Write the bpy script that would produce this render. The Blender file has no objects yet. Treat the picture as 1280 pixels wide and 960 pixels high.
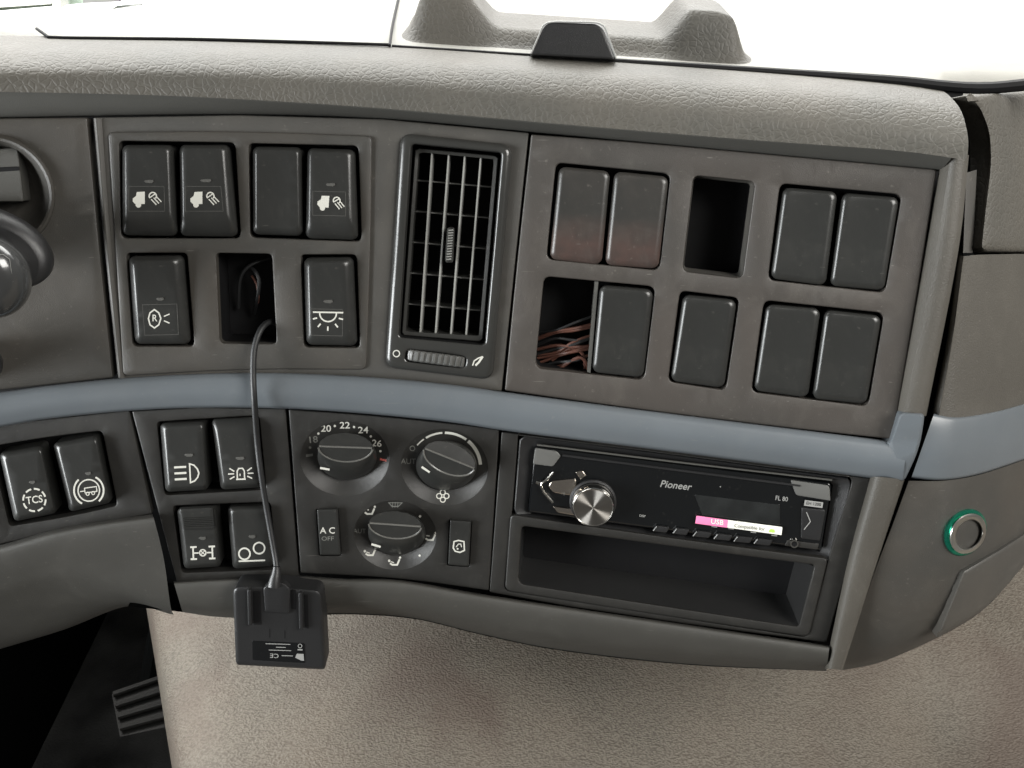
import bpy, bmesh, math, random
from mathutils import Vector, Matrix, geometry
random.seed(7)
sc = bpy.context.scene
COL = sc.collection
R_ = math.radians
# ------------------------------------------------------------------ camera, light, exposure
PITCH = R_(38); FPX = 960.0
CAM = Vector((0, -0.30, 1.45))
FW = Vector((0, math.cos(PITCH), -math.sin(PITCH)))
UP = Vector((0, math.sin(PITCH), math.cos(PITCH)))
RT = Vector((1, 0, 0))
cd = bpy.data.cameras.new('camera'); cam = bpy.data.objects.new('camera', cd); COL.objects.link(cam)
cam.location = CAM; cam.rotation_euler = (math.pi/2 - PITCH, 0, 0)
cd.sensor_width = 36; cd.lens = 36*FPX/1280; cd.clip_start = 0.01; cd.clip_end = 100
sc.camera = cam
w = bpy.data.worlds.new('World'); sc.world = w; w.use_nodes = True
bg = w.node_tree.nodes['Background']
bg.inputs[0].default_value = (1.0, 0.985, 0.94, 1); bg.inputs[1].default_value = 0.12
sc.view_settings.view_transform = 'Standard'; sc.view_settings.look = 'None'
sc.view_settings.exposure = 0.0; sc.view_settings.gamma = 1

def area(name, loc, target, sx, sy, power, color):
    l = bpy.data.lights.new(name, 'AREA'); l.shape = 'RECTANGLE'; l.size = sx; l.size_y = sy
    l.energy = power; l.color = color
    o = bpy.data.objects.new(name, l); COL.objects.link(o); o.location = loc
    o.rotation_euler = (Vector(target)-Vector(loc)).to_track_quat('-Z', 'Y').to_euler()
    return o
area('driver_window_light', (-1.15, -0.35, 1.27), (0, 0.12, 1.15), 0.75, 0.65, 38, (0.96, 0.99, 1.0))
area('passenger_side_light', (0.95, -0.50, 2.0), (0.40, 0.0, 0.9), 0.8, 0.6, 27, (1.0, 0.975, 0.93))
area('windscreen_light', (-0.1, 0.70, 1.95), (0.05, 0.12, 1.15), 1.9, 0.6, 35, (1.0, 1.0, 0.97))
area('outdoor_daylight', (-1.3, 1.0, 2.4), (-1.6, 2.2, 0.9), 1.2, 1.2, 130, (1.0, 1.0, 1.0))

# ------------------------------------------------------------------ picture-to-place surfaces
def W(x, y, z): return CAM + RT*x - UP*y + FW*z
def dF(u, v): return 0.45/(1 + 0.08*((u-540)/600.0)**2 - 0.00028*(v-480))
def dE(u, v):
    t = max(0.0, u-1150)
    return dF(min(u, 1190), v) + 2.6e-6*t*t
def RAY(u, v, d): return W((u-640)/FPX*d, (v-480)/FPX*d, d)
def P0(u, v, h, S=dF): return RAY(u, v, S(u, v) - h/1000.0)
def NRM(u, v, S=dF):
    a = P0(u+2, v, 0, S)-P0(u-2, v, 0, S); b = P0(u, v+2, 0, S)-P0(u, v-2, 0, S)
    n = a.cross(b).normalized()
    return n if n.dot(CAM-P0(u, v, 0, S)) > 0 else -n
def P(u, v, h=0, dn=0, S=dF):
    p = P0(u, v, h, S)
    if dn: p = p + NRM(u, v, S)*(dn/1000.0)
    return p

# ------------------------------------------------------------------ materials
def mat(name, col, rough=0.5, metal=0.0, bump=None, var=0.12, coat=0, spec=0.5, emit=None, rvar=0.08, vscale=14, tint=None, grime=0.0, foot=None):
    m = bpy.data.materials.new(name); m.use_nodes = True
    nt = m.node_tree; N = nt.nodes; L = nt.links
    b = N['Principled BSDF']
    b.inputs['Roughness'].default_value = rough; b.inputs['Metallic'].default_value = metal
    b.inputs['Specular IOR Level'].default_value = spec
    b.inputs['Coat Weight'].default_value = coat
    b.inputs['Coat Roughness'].default_value = 0.06
    tc = N.new('ShaderNodeTexCoord')
    n1 = N.new('ShaderNodeTexNoise'); n1.inputs['Scale'].default_value = vscale; n1.inputs['Detail'].default_value = 5
    L.new(tc.outputs['Object'], n1.inputs['Vector'])
    mx = N.new('ShaderNodeMix'); mx.data_type = 'RGBA'
    t = tint or (1, 1, 1)
    mx.inputs[6].default_value = tuple(c*(1-var) for c in col)+(1,)
    mx.inputs[7].default_value = tuple(min(1, c*(1+var)*tt) for c, tt in zip(col, t))+(1,)
    mp = N.new('ShaderNodeMapRange'); mp.inputs['From Min'].default_value = .32; mp.inputs['From Max'].default_value = .68
    L.new(n1.outputs['Fac'], mp.inputs['Value']); L.new(mp.outputs[0], mx.inputs[0])
    last = mx.outputs[2]
    if foot:           # reddish wear at the lower end of a cap
        sx = N.new('ShaderNodeSeparateXYZ'); L.new(tc.outputs['Object'], sx.inputs[0])
        mf = N.new('ShaderNodeMapRange'); mf.inputs['From Min'].default_value = .002; mf.inputs['From Max'].default_value = -.013
        L.new(sx.outputs[2], mf.inputs['Value'])
        nf = N.new('ShaderNodeTexNoise'); nf.inputs['Scale'].default_value = 110; nf.inputs['Detail'].default_value = 5
        L.new(tc.outputs['Object'], nf.inputs['Vector'])
        mm = N.new('ShaderNodeMath'); mm.operation = 'MULTIPLY'; L.new(mf.outputs[0], mm.inputs[0]); L.new(nf.outputs['Fac'], mm.inputs[1])
        xf = N.new('ShaderNodeMix'); xf.data_type = 'RGBA'; xf.inputs[7].default_value = tuple(foot)+(1,)
        L.new(mm.outputs[0], xf.inputs[0]); L.new(last, xf.inputs[6]); last = xf.outputs[2]
    if grime > 0:      # dust specks
        n3 = N.new('ShaderNodeTexNoise'); n3.inputs['Scale'].default_value = 420; n3.inputs['Detail'].default_value = 3
        L.new(tc.outputs['Object'], n3.inputs['Vector'])
        m3 = N.new('ShaderNodeMapRange'); m3.inputs['From Min'].default_value = .66; m3.inputs['From Max'].default_value = .78
        m3.inputs['To Max'].default_value = grime
        L.new(n3.outputs['Fac'], m3.inputs['Value'])
        mx3 = N.new('ShaderNodeMix'); mx3.data_type = 'RGBA'; mx3.inputs[7].default_value = (.42, .39, .34, 1)
        L.new(m3.outputs[0], mx3.inputs[0]); L.new(last, mx3.inputs[6]); last = mx3.outputs[2]
    sm = N.new('ShaderNodeTexNoise'); sm.inputs['Scale'].default_value = 38; sm.inputs['Detail'].default_value = 7; sm.inputs['Roughness'].default_value = .7; sm.inputs['Distortion'].default_value = 1.2
    L.new(tc.outputs['Object'], sm.inputs['Vector'])
    if grime > 0.02:   # wiped dust film and hairline scratches
        sr = N.new('ShaderNodeMapRange'); sr.inputs['From Min'].default_value = .50; sr.inputs['From Max'].default_value = .75; sr.inputs['To Max'].default_value = grime*.7
        L.new(sm.outputs['Fac'], sr.inputs['Value'])
        xs = N.new('ShaderNodeMix'); xs.data_type = 'RGBA'; xs.inputs[7].default_value = (.22, .205, .17, 1)
        L.new(sr.outputs[0], xs.inputs[0]); L.new(last, xs.inputs[6]); last = xs.outputs[2]
        mp2 = N.new('ShaderNodeMapping'); mp2.inputs['Rotation'].default_value = (.3, .9, .4); mp2.inputs['Scale'].default_value = (30, 900, 900)
        L.new(tc.outputs['Object'], mp2.inputs['Vector'])
        sc_ = N.new('ShaderNodeTexNoise'); sc_.inputs['Scale'].default_value = 1; sc_.inputs['Detail'].default_value = 1
        L.new(mp2.outputs[0], sc_.inputs['Vector'])
        ss = N.new('ShaderNodeMapRange'); ss.inputs['From Min'].default_value = .76; ss.inputs['From Max'].default_value = .80; ss.inputs['To Max'].default_value = min(.6, grime*4)
        L.new(sc_.outputs['Fac'], ss.inputs['Value'])
        xc = N.new('ShaderNodeMix'); xc.data_type = 'RGBA'; xc.inputs[7].default_value = (.20, .19, .17, 1)
        L.new(ss.outputs[0], xc.inputs[0]); L.new(last, xc.inputs[6]); last = xc.outputs[2]
    L.new(last, b.inputs['Base Color'])
    r = N.new('ShaderNodeMapRange'); r.inputs['To Min'].default_value = max(.02, rough-rvar); r.inputs['To Max'].default_value = rough+rvar
    n2 = N.new('ShaderNodeTexNoise'); n2.inputs['Scale'].default_value = vscale*3; n2.inputs['Detail'].default_value = 6
    L.new(tc.outputs['Object'], n2.inputs['Vector']); L.new(sm.outputs['Fac'], r.inputs['Value']); L.new(r.outputs[0], b.inputs['Roughness'])
    if emit:
        b.inputs['Emission Color'].default_value = tuple(emit[:3])+(1,); b.inputs['Emission Strength'].default_value = emit[3]
    if bump:
        kind, scale, strength, dist = bump
        bp = N.new('ShaderNodeBump'); bp.inputs['Strength'].default_value = strength; bp.inputs['Distance'].default_value = dist
        if kind == 'noise':
            g = N.new('ShaderNodeTexNoise'); g.inputs['Scale'].default_value = scale; g.inputs['Detail'].default_value = 3
            L.new(tc.outputs['Object'], g.inputs['Vector']); L.new(g.outputs['Fac'], bp.inputs['Height'])
        elif kind == 'leather':
            ns = N.new('ShaderNodeTexNoise'); ns.inputs['Scale'].default_value = scale*.35; ns.inputs['Detail'].default_value = 2
            ad = N.new('ShaderNodeVectorMath'); ad.operation = 'MULTIPLY_ADD'
            ad.inputs[1].default_value = (.0050, .0050, .0050)
            L.new(tc.outputs['Object'], ns.inputs['Vector']); L.new(ns.outputs['Color'], ad.inputs[0]); L.new(tc.outputs['Object'], ad.inputs[2])
            g = N.new('ShaderNodeTexVoronoi'); g.feature = 'DISTANCE_TO_EDGE'; g.inputs['Scale'].default_value = scale
            L.new(ad.outputs[0], g.inputs['Vector'])
            mr = N.new('ShaderNodeMapRange'); mr.interpolation_type = 'SMOOTHSTEP'; mr.inputs['From Max'].default_value = .20
            L.new(g.outputs['Distance'], mr.inputs['Value'])
            g2 = N.new('ShaderNodeTexNoise'); g2.inputs['Scale'].default_value = scale*2.6; g2.inputs['Detail'].default_value = 3
            L.new(tc.outputs['Object'], g2.inputs['Vector'])
            ma = N.new('ShaderNodeMath'); ma.operation = 'MULTIPLY_ADD'; ma.inputs[1].default_value = .6
            L.new(g2.outputs['Fac'], ma.inputs[0]); L.new(mr.outputs[0], ma.inputs[2]); L.new(ma.outputs[0], bp.inputs['Height'])
            wl = N.new('ShaderNodeMapRange'); wl.inputs['From Max'].default_value = .10; wl.inputs['To Min'].default_value = .20; wl.inputs['To Max'].default_value = 0
            L.new(g.outputs['Distance'], wl.inputs['Value'])
            g4 = N.new('ShaderNodeTexNoise'); g4.inputs['Scale'].default_value = 25
            L.new(tc.outputs['Object'], g4.inputs['Vector'])
            wm = N.new('ShaderNodeMath'); wm.operation = 'MULTIPLY'; L.new(wl.outputs[0], wm.inputs[0]); L.new(g4.outputs['Fac'], wm.inputs[1])
            wx = N.new('ShaderNodeMix'); wx.data_type = 'RGBA'; wx.inputs[7].default_value = (.17, .165, .14, 1)
            L.new(wm.outputs[0], wx.inputs[0]); L.new(last, wx.inputs[6]); L.new(wx.outputs[2], b.inputs['Base Color'])
        elif kind == 'mat':
            mpn = N.new('ShaderNodeMapping'); mpn.inputs['Scale'].default_value = (1.0, 1.5, 1.0)
            L.new(tc.outputs['Object'], mpn.inputs['Vector'])
            ns = N.new('ShaderNodeTexNoise'); ns.inputs['Scale'].default_value = 120
            ad = N.new('ShaderNodeVectorMath'); ad.operation = 'MULTIPLY_ADD'; ad.inputs[1].default_value = (.004, .004, .004)
            L.new(mpn.outputs[0], ns.inputs['Vector']); L.new(ns.outputs['Color'], ad.inputs[0]); L.new(mpn.outputs[0], ad.inputs[2])
            g = N.new('ShaderNodeTexVoronoi'); g.feature = 'SMOOTH_F1'; g.inputs['Scale'].default_value = scale
            L.new(ad.outputs[0], g.inputs['Vector'])
            iv = N.new('ShaderNodeMath'); iv.operation = 'SUBTRACT'; iv.inputs[0].default_value = 1
            L.new(g.outputs['Distance'], iv.inputs[1])
            g2 = N.new('ShaderNodeTexNoise'); g2.inputs['Scale'].default_value = scale*2.5; g2.inputs['Detail'].default_value = 4
            L.new(tc.outputs['Object'], g2.inputs['Vector'])
            ma = N.new('ShaderNodeMath'); ma.operation = 'MULTIPLY_ADD'; ma.inputs[1].default_value = .35
            L.new(g2.outputs['Fac'], ma.inputs[0]); L.new(iv.outputs[0], ma.inputs[2]); L.new(ma.outputs[0], bp.inputs['Height'])
            # pale worn tops of the pebbles, brown traffic stains
            wl = N.new('ShaderNodeMapRange'); wl.inputs['From Min'].default_value = .25; wl.inputs['From Max'].default_value = .62; wl.inputs['To Min'].default_value = .45; wl.inputs['To Max'].default_value = 0
            L.new(g.outputs['Distance'], wl.inputs['Value'])
            wx = N.new('ShaderNodeMix'); wx.data_type = 'RGBA'; wx.inputs[7].default_value = (.225, .203, .165, 1)
            L.new(wl.outputs[0], wx.inputs[0]); L.new(last, wx.inputs[6])
            g5 = N.new('ShaderNodeTexNoise'); g5.inputs['Scale'].default_value = 5.5; g5.inputs['Detail'].default_value = 4; g5.inputs['Distortion'].default_value = .8
            L.new(tc.outputs['Object'], g5.inputs['Vector'])
            m5 = N.new('ShaderNodeMapRange'); m5.inputs['From Min'].default_value = .49; m5.inputs['From Max'].default_value = .64; m5.inputs['To Max'].default_value = .62
            L.new(g5.outputs['Fac'], m5.inputs['Value'])
            w5 = N.new('ShaderNodeMix'); w5.data_type = 'RGBA'; w5.inputs[7].default_value = (.085, .06, .047, 1)
            L.new(m5.outputs[0], w5.inputs[0]); L.new(wx.outputs[2], w5.inputs[6]); L.new(w5.outputs[2], b.inputs['Base Color'])
        L.new(bp.outputs[0], b.inputs['Normal'])
    return m
GR = ('noise', 2600, .35, .0004)
M = dict(
    panel=mat('grained_grey_plastic', (.052, .0505, .046), .50, bump=GR, tint=(1.06, 1.0, .95), grime=.10),
    plate=mat('switch_plate_plastic', (.044, .043, .039), .46, bump=GR, tint=(1.1, 1.0, .93), grime=.08),
    warm=mat('worn_warm_plastic', (.049, .0455, .041), .46, bump=GR, var=.1, vscale=9, tint=(1.08, 1.0, .97), grime=.12),
    pad=mat('leather_grain_pad', (.066, .063, .054), 0.58, bump=('leather', 300, .30, .0006), tint=(1.06, 1, .96)),
    side=mat('coarse_warm_plastic', (.062, .057, .048), .55, bump=('noise', 1100, .45, .0008), grime=.1),
    strip=mat('pale_grained_strip_plastic', (.064, .059, .050), 0.55, bump=('noise', 1300, .4, .0007), grime=.1),
    under=mat('smooth_grey_plastic', (.062, .061, .055), .55, bump=GR),
    blue=mat('blue_grey_trim_paint', (.100, .113, .124), 0.4, bump=('noise', 2600, .15, .0003), var=.07, grime=.06),
    lower=mat('lower_dark_plastic', (.018, .0173, .0158), .45, bump=GR, grime=.05),
    cover=mat('olive_grey_cover_plastic', (.038, .0365, .032), .55, bump=GR, grime=.06),
    rock=mat('rocker_satin_plastic', (.021, .0213, .020), .33, bump=('noise', 3200, .14, .0002), var=.08, grime=.05),
    rockw=mat('worn_rocker_plastic', (.029, .029, .027), .36, bump=('noise', 3200, .18, .0002), var=.15, vscale=38, tint=(1.1, 1.0, .96), grime=.10, foot=(.075, .043, .036)),
    black=mat('deep_black_plastic', (.004, .004, .0045), .65, spec=.25),
    gloss=mat('gloss_black_face', (.004, .0045, .005), 0.07, coat=.5, var=.05, rvar=.04, grime=.02),
    glossd=mat('display_window', (.014, .015, .015), .10, coat=.3, rvar=.03, var=.3, vscale=60),
    satb=mat('satin_black_plastic', (.016, .016, .0165), .35, bump=GR),
    ink=mat('white_print', (.52, .515, .465), .5, var=.03, emit=None),
    inkd=mat('faded_grey_print', (.16, .16, .145), .6, var=.1),
    inkr=mat('red_print', (.55, .12, .10), .5),
    pink=mat('pink_sticker', (.85, .22, .42), .4, var=.05),
    hedge=mat('pale_green_paint', (.55, .66, .55), .5, var=.4, vscale=9),
    white=mat('white_sticker', (.82, .82, .74), .4, var=.03),
    green=mat('green_print', (.42, .65, .12), .5),
    chrome=mat('polished_metal', (.62, .60, .56), .16, metal=1, var=.05),
    dkchrome=mat('dark_chrome', (.62, .56, .50), 0.2, metal=1, var=.15),
    alu=mat('satin_aluminium', (.55, .55, .52), .30, metal=1),
    greenm=mat('green_anodised_metal', (.02, .30, .19), .25, metal=.85),
    knobhilite=mat('knob_highlight_plastic', (.10, .098, .09), 0.26),  # paler than the knob plastic to draw its edge highlights
    footmat=mat('worn_footwell_rubber', (.012, .012, .0115), .8, spec=.1, var=.9, vscale=9, bump=('noise', 300, .6, .003)),
    finm=mat('fin_plastic', (.20, .20, .19), .3),
    wheelm=mat('thumbwheel_plastic', (.10, .10, .095), .32),
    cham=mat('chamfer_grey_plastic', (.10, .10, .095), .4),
    deep=mat('pocket_black_plastic', (.014, .014, .014), .42, bump=GR),
    tip=mat('polished_grey_plastic', (.035, .036, .036), 0.24, coat=.6),
    grey=mat('light_grey_plastic', (.26, .26, .25), .45),
    vent=mat('vent_satin_plastic', (.030, .030, .028), 0.24, bump=('noise', 2600, .1, .0002)),
    slat=mat('vent_slat_plastic', (.25, .25, .235), 0.3),
    cable=mat('black_cable_rubber', (.010, .0105, .011), 0.5),
    copper=mat('brown_wire', (.10, .04, .027), .5),
    rubber=mat('pedal_rubber', (.012, .0115, .0105), .7, spec=.15, bump=('noise', 900, .5, .001)),
    shelf=mat('pale_grey_shelf', (.30, .295, .27), .6, bump=('noise', 900, .3, .0006)),
    mat_=mat('pebbled_grey_vinyl', (.098, .084, .067), 0.68, bump=('mat', 540, .8, .0011), var=.14, vscale=9, tint=(1.04, .98, .95)),
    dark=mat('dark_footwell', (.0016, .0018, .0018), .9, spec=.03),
    sky=None)
def skymat():
    m = bpy.data.materials.new('bright_overcast_sky'); m.use_nodes = True; nt = m.node_tree
    nt.nodes.clear(); e = nt.nodes.new('ShaderNodeEmission'); o = nt.nodes.new('ShaderNodeOutputMaterial')
    e.inputs[0].default_value = (1, .995, .98, 1); e.inputs[1].default_value = 2.6
    nt.links.new(e.outputs[0], o.inputs[0]); return m
M['sky'] = skymat()

# spun metal: anisotropic-looking radial grain for the radio knob
def spun():
    m = bpy.data.materials.new('spun_metal'); m.use_nodes = True; nt = m.node_tree; b = nt.nodes['Principled BSDF']
    b.inputs['Metallic'].default_value = 1; b.inputs['Base Color'].default_value = (.42, .40, .37, 1)
    b.inputs['Roughness'].default_value = .34; b.inputs['Anisotropic'].default_value = 1.0
    t = nt.nodes.new('ShaderNodeTangent'); t.direction_type = 'RADIAL'; t.axis = 'Z'
    nt.links.new(t.outputs[0], b.inputs['Tangent']); return m
M['spun'] = spun()

# ------------------------------------------------------------------ object helpers
ORG = {}
def thing(name, label, cat, loc, group=None, kind=None):
    o = bpy.data.objects.new(name, None); COL.objects.link(o); o.empty_display_size = .01
    o.location = loc; ORG[o.name] = Vector(loc)
    if kind: o['kind'] = kind
    else:
        o['label'] = label; o['category'] = cat
    if group: o['group'] = group
    return o
class MB:
    def __init__(s): s.v = []; s.f = []
    def add(s, pts):
        i = len(s.v); s.v.extend(pts); return list(range(i, i+len(pts)))
    def bridge(s, a, b, closed=True):
        n = len(a)
        for i in range(n if closed else n-1):
            j = (i+1) % n; s.f.append((a[i], a[j], b[j], b[i]))
    def fan(s, a): s.f.append(tuple(a))
    def grid(s, rows):
        ids = [s.add(r) for r in rows]
        for a, b in zip(ids, ids[1:]): s.bridge(a, b, False)
        return ids
    def build(s, name, m, parent=None, label=None, cat=None, group=None, kind=None, sharp=38, smooth=True, weld=True):
        me = bpy.data.meshes.new(name); 
        org = ORG[parent.name] if parent else (sum(s.v, Vector())/max(1, len(s.v)))
        me.from_pydata([p-org for p in s.v], [], s.f)
        bm = bmesh.new(); bm.from_mesh(me)
        if weld: bmesh.ops.remove_doubles(bm, verts=bm.verts, dist=2e-6)
        bmesh.ops.recalc_face_normals(bm, faces=bm.faces); bm.to_mesh(me); bm.free()
        if smooth:
            for p in me.polygons: p.use_smooth = True
            me.set_sharp_from_angle(angle=R_(sharp))
        me.materials.append(M[m] if isinstance(m, str) else m)
        o = bpy.data.objects.new(name, me); COL.objects.link(o)
        if parent: o.parent = parent
        else: o.location = org
        ORG[o.name] = org
        if label: o['label'] = label
        if cat: o['category'] = cat
        if group: o['group'] = group
        if kind: o['kind'] = kind
        return o

# ------------------------------------------------------------------ 2-D tools (photo pixels)
def crs(pts, n):
    """smooth curve through points, n samples evenly by length"""
    Pn = [Vector(p) for p in pts]
    if len(Pn) == 2: return [tuple(Pn[0].lerp(Pn[1], i/(n-1))) for i in range(n)]
    Q = [Pn[0]*2-Pn[1]]+Pn+[Pn[-1]*2-Pn[-2]]; out = []
    for i in range(1, len(Q)-2):
        a, b, c, d = Q[i-1:i+3]
        for k in range(12):
            t = k/12; out.append(.5*((2*b)+(c-a)*t+(2*a-5*b+4*c-d)*t*t+(3*b-a-3*c+d)*t**3))
    out.append(Pn[-1])
    L = [0]
    for a, b in zip(out, out[1:]): L.append(L[-1]+(b-a).length)
    res = []; j = 0
    for i in range(n):
        s = L[-1]*i/(n-1)
        while j < len(L)-2 and L[j+1] < s: j += 1
        d = L[j+1]-L[j]; t = 0 if d == 0 else (s-L[j])/d
        res.append(tuple(out[j].lerp(out[j+1], min(1, max(0, t)))))
    return res
def sgn(p): return sum(a[0]*b[1]-b[0]*a[1] for a, b in zip(p, p[1:]+p[:1]))
def rpoly(c, r, n=5, seg=26):
    c = [Vector(p) for p in c]; out = []; m = len(c)
    rs = r if isinstance(r, (list, tuple)) else [r]*m
    for i in range(m):
        p, a, b = c[i], c[i-1], c[(i+1) % m]; ri = rs[i]
        da = (a-p); db = (b-p); rr = min(ri, da.length*.48, db.length*.48)
        if rr < .3: out.append(p)
        else:
            s = p+da.normalized()*rr; e = p+db.normalized()*rr
            for k in range(n+1):
                t = k/n; out.append((1-t)**2*s+2*t*(1-t)*(p*.92+.04*(s+e))+t*t*e)
    res = []
    for a, b in zip(out, out[1:]+out[:1]):
        res.append(tuple(a)); L = (b-a).length; k = int(L//seg)
        for j in range(1, k+1): res.append(tuple(a.lerp(b, j/(k+1))))
    if sgn(res) < 0: res.reverse()
    return res
def inset(p, d):
    n = len(p); out = []
    for i in range(n):
        a = Vector(p[i-1]); b = Vector(p[i]); c = Vector(p[(i+1) % n])
        e1 = (b-a).normalized() if (b-a).length > 1e-6 else Vector((0, 0)); e2 = (c-b).normalized() if (c-b).length > 1e-6 else Vector((0, 0))
        n1 = Vector((-e1.y, e1.x)); n2 = Vector((-e2.y, e2.x)); m = n1+n2
        if m.length < 1e-6: m = n1
        m.normalize(); k = max(.5, m.dot(n1) if n1.length else 1)
        out.append(tuple(b+m*(d/k)))
    return out
def inside(x, y, poly):
    c = False; n = len(poly); j = n-1
    for i in range(n):
        xi, yi = poly[i]; xj, yj = poly[j]
        if (yi > y) != (yj > y) and x < (xj-xi)*(y-yi)/(yj-yi)+xi: c = not c
        j = i
    return c
def cdt(outer, holes=(), step=22):
    vs = [Vector(p) for p in outer]; ed = [(i, (i+1) % len(outer)) for i in range(len(outer))]
    for h in holes:
        k = len(vs); vs += [Vector(p) for p in h]; ed += [(k+i, k+(i+1) % len(h)) for i in range(len(h))]
    nb = len(vs)
    if step:
        xs = [p[0] for p in outer]; ys = [p[1] for p in outer]
        x = min(xs)+step*.5
        while x < max(xs):
            y = min(ys)+step*.5
            while y < max(ys):
                if inside(x, y, outer) and not any(inside(x, y, h) for h in holes):
                    if min((x-q.x)**2+(y-q.y)**2 for q in vs[:nb]) > (step*.3)**2: vs.append(Vector((x, y)))
                y += step
            x += step
    V, E, F, *_ = geometry.delaunay_2d_cdt(vs, ed, [], 0, 1e-5)
    out = []
    for f in F:
        cx = sum(V[i].x for i in f)/len(f); cy = sum(V[i].y for i in f)/len(f)
        if inside(cx, cy, outer) and not any(inside(cx, cy, h) for h in holes): out.append(tuple(f))
    return [tuple(v) for v in V], out
def fillface(mb, outer, holes, hf, S=dF, step=22):
    V, F = cdt(outer, holes, step); ids = mb.add([P(x, y, hf(x, y), 0, S) for x, y in V])
    for f in F: mb.f.append(tuple(ids[i] for i in f))
def cst(h): return h if callable(h) else (lambda x, y: h)
def plate(name, m, parent, outline, holes=(), h=0, bev=2.0, bz=.8, thick=6, hbev=1.2, hz=.5, hdepth=6, S=dF, step=22, **kw):
    """moulded sheet with rounded edges and openings; heights in mm, outline in photo pixels"""
    mb = MB(); hf = cst(h)
    def rings(poly, sg, b, z, dep):
        prof = [(0, -z-dep), (0, -z), (.15, -.55*z), (.45, -.2*z), (1, 0)]
        last = None
        for a, dz in prof:
            q = inset(poly, sg*b*a)
            if dz < -z: pts = [P(x, y, hf(x, y)-z, dz+z, S) for x, y in q]
            else: pts = [P(x, y, hf(x, y)+dz, 0, S) for x, y in q]
            r = mb.add(pts)
            if last: mb.bridge(last, r)
            last = r
        return q
    o2 = rings(outline, 1, bev, bz, thick)
    h2 = [rings(hh, -1, hbev, hz, hdepth) for hh in holes]
    fillface(mb, o2, h2, hf, S, step)
    return mb.build(name, m, parent, **kw)
def pit(name, m, parent, outline, h, depth, S=dF, z=.5, flare=0):
    """side walls and back of an opening"""
    mb = MB(); a = mb.add([P(x, y, h-z, 0, S) for x, y in inset(outline, -.5)])
    b = mb.add([P(x, y, h-z, -depth, S) for x, y in inset(outline, flare)]); mb.bridge(a, b)
    V, F = cdt(inset(outline, flare), (), 0); ids = mb.add([P(x, y, h-z, -depth, S) for x, y in V])
    for f in F: mb.f.append(tuple(ids[i] for i in f))
    return mb.build(name, m, parent)
def loft(name, m, parent, rows, n=64, sub=4, S=dF, kw=None, ends=False):
    """rows: (polyline, height) smoothly joined into one moulded strip"""
    rs = []
    for pl, h in rows:
        q = crs(pl, n); rs.append([Vector((x, y, h(x, y) if callable(h) else h)) for x, y in q])
    Q = [rs[0]]+rs+[rs[-1]]; out = []
    for i in range(1, len(Q)-2):
        for k in range(sub):
            t = k/sub; row = []
            for j in range(n):
                a, b, c, d = Q[i-1][j], Q[i][j], Q[i+1][j], Q[i+2][j]
                row.append(.5*((2*b)+(c-a)*t+(2*a-5*b+4*c-d)*t*t+(3*b-a-3*c+d)*t**3))
            out.append(row)
    out.append(rs[-1])
    mb = MB(); mb.grid([[P(p.x, p.y, p.z, 0, S) for p in r] for r in out])
    return mb.build(name, m, parent, sharp=60, **(kw or {}))
def strip(name, m, parent, A, B, prof, n=64, S=dF, kw=None, sub=3):
    a = crs(A, n); b = crs(B, n)
    return loft(name, m, parent, [([(p[0]+(q[0]-p[0])*t, p[1]+(q[1]-p[1])*t) for p, q in zip(a, b)], h) for t, h in prof], n, sub, S, kw)
def ell(cx, cy, rx, ry, rot=0, n=48):
    c, s = math.cos(R_(rot)), math.sin(R_(rot)); out = []
    for i in range(n):
        a = 2*math.pi*i/n; x, y = rx*math.cos(a), ry*math.sin(a); out.append((cx+x*c-y*s, cy+x*s+y*c))
    return out
def stack(name, m, parent, rings, cap=True, S=dF, kw=None, sharp=38, closeback=False):
    """rings: (outline, h, dn) all with the same count; joined and capped"""
    mb = MB(); last = None
    for o, h, dn in rings:
        r = mb.add([P(x, y, h, dn, S) for x, y in o])
        if last: mb.bridge(last, r)
        elif closeback: mb.fan(r)
        last = r
    if cap:
        o, h, dn = rings[-1]; gx = sum(p[0] for p in o)/len(o); gy = sum(p[1] for p in o)/len(o)
        r = mb.add([P(gx+(x-gx)*.95, gy+(y-gy)*.95, h, dn, S) for x, y in o]); mb.bridge(last, r); last = r
        c = mb.add([P(sum(p[0] for p in o)/len(o), sum(p[1] for p in o)/len(o), h, dn, S)])[0]
        n = len(last)
        for i in range(n): mb.f.append((last[i], last[(i+1) % n], c))
    return mb.build(name, m, parent, sharp=sharp, **(kw or {}))
def tube(name, m, parent, pts, r, n=10, kw=None, smoothn=None, r2=None):
    pts = [Vector(p) for p in (crs(pts, smoothn) if smoothn else pts)]
    mb = MB(); last = None; up = Vector((.3, .8, .5)).normalized()
    for i, p in enumerate(pts):
        t = (pts[min(i+1, len(pts)-1)]-pts[max(i-1, 0)]).normalized()
        if i == 0: a = t.cross(up).normalized()
        else: a = (a-t*a.dot(t)).normalized()
        b = t.cross(a).normalized()
        rr = r if r2 is None else r+(r2-r)*i/(len(pts)-1)
        ring = mb.add([p+(a*math.cos(2*math.pi*k/n)+b*math.sin(2*math.pi*k/n))*rr for k in range(n)])
        if last: mb.bridge(last, ring)
        else: mb.fan(ring)
        last = ring
    mb.fan(last)
    return mb.build(name, m, parent, **(kw or {}))

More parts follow.
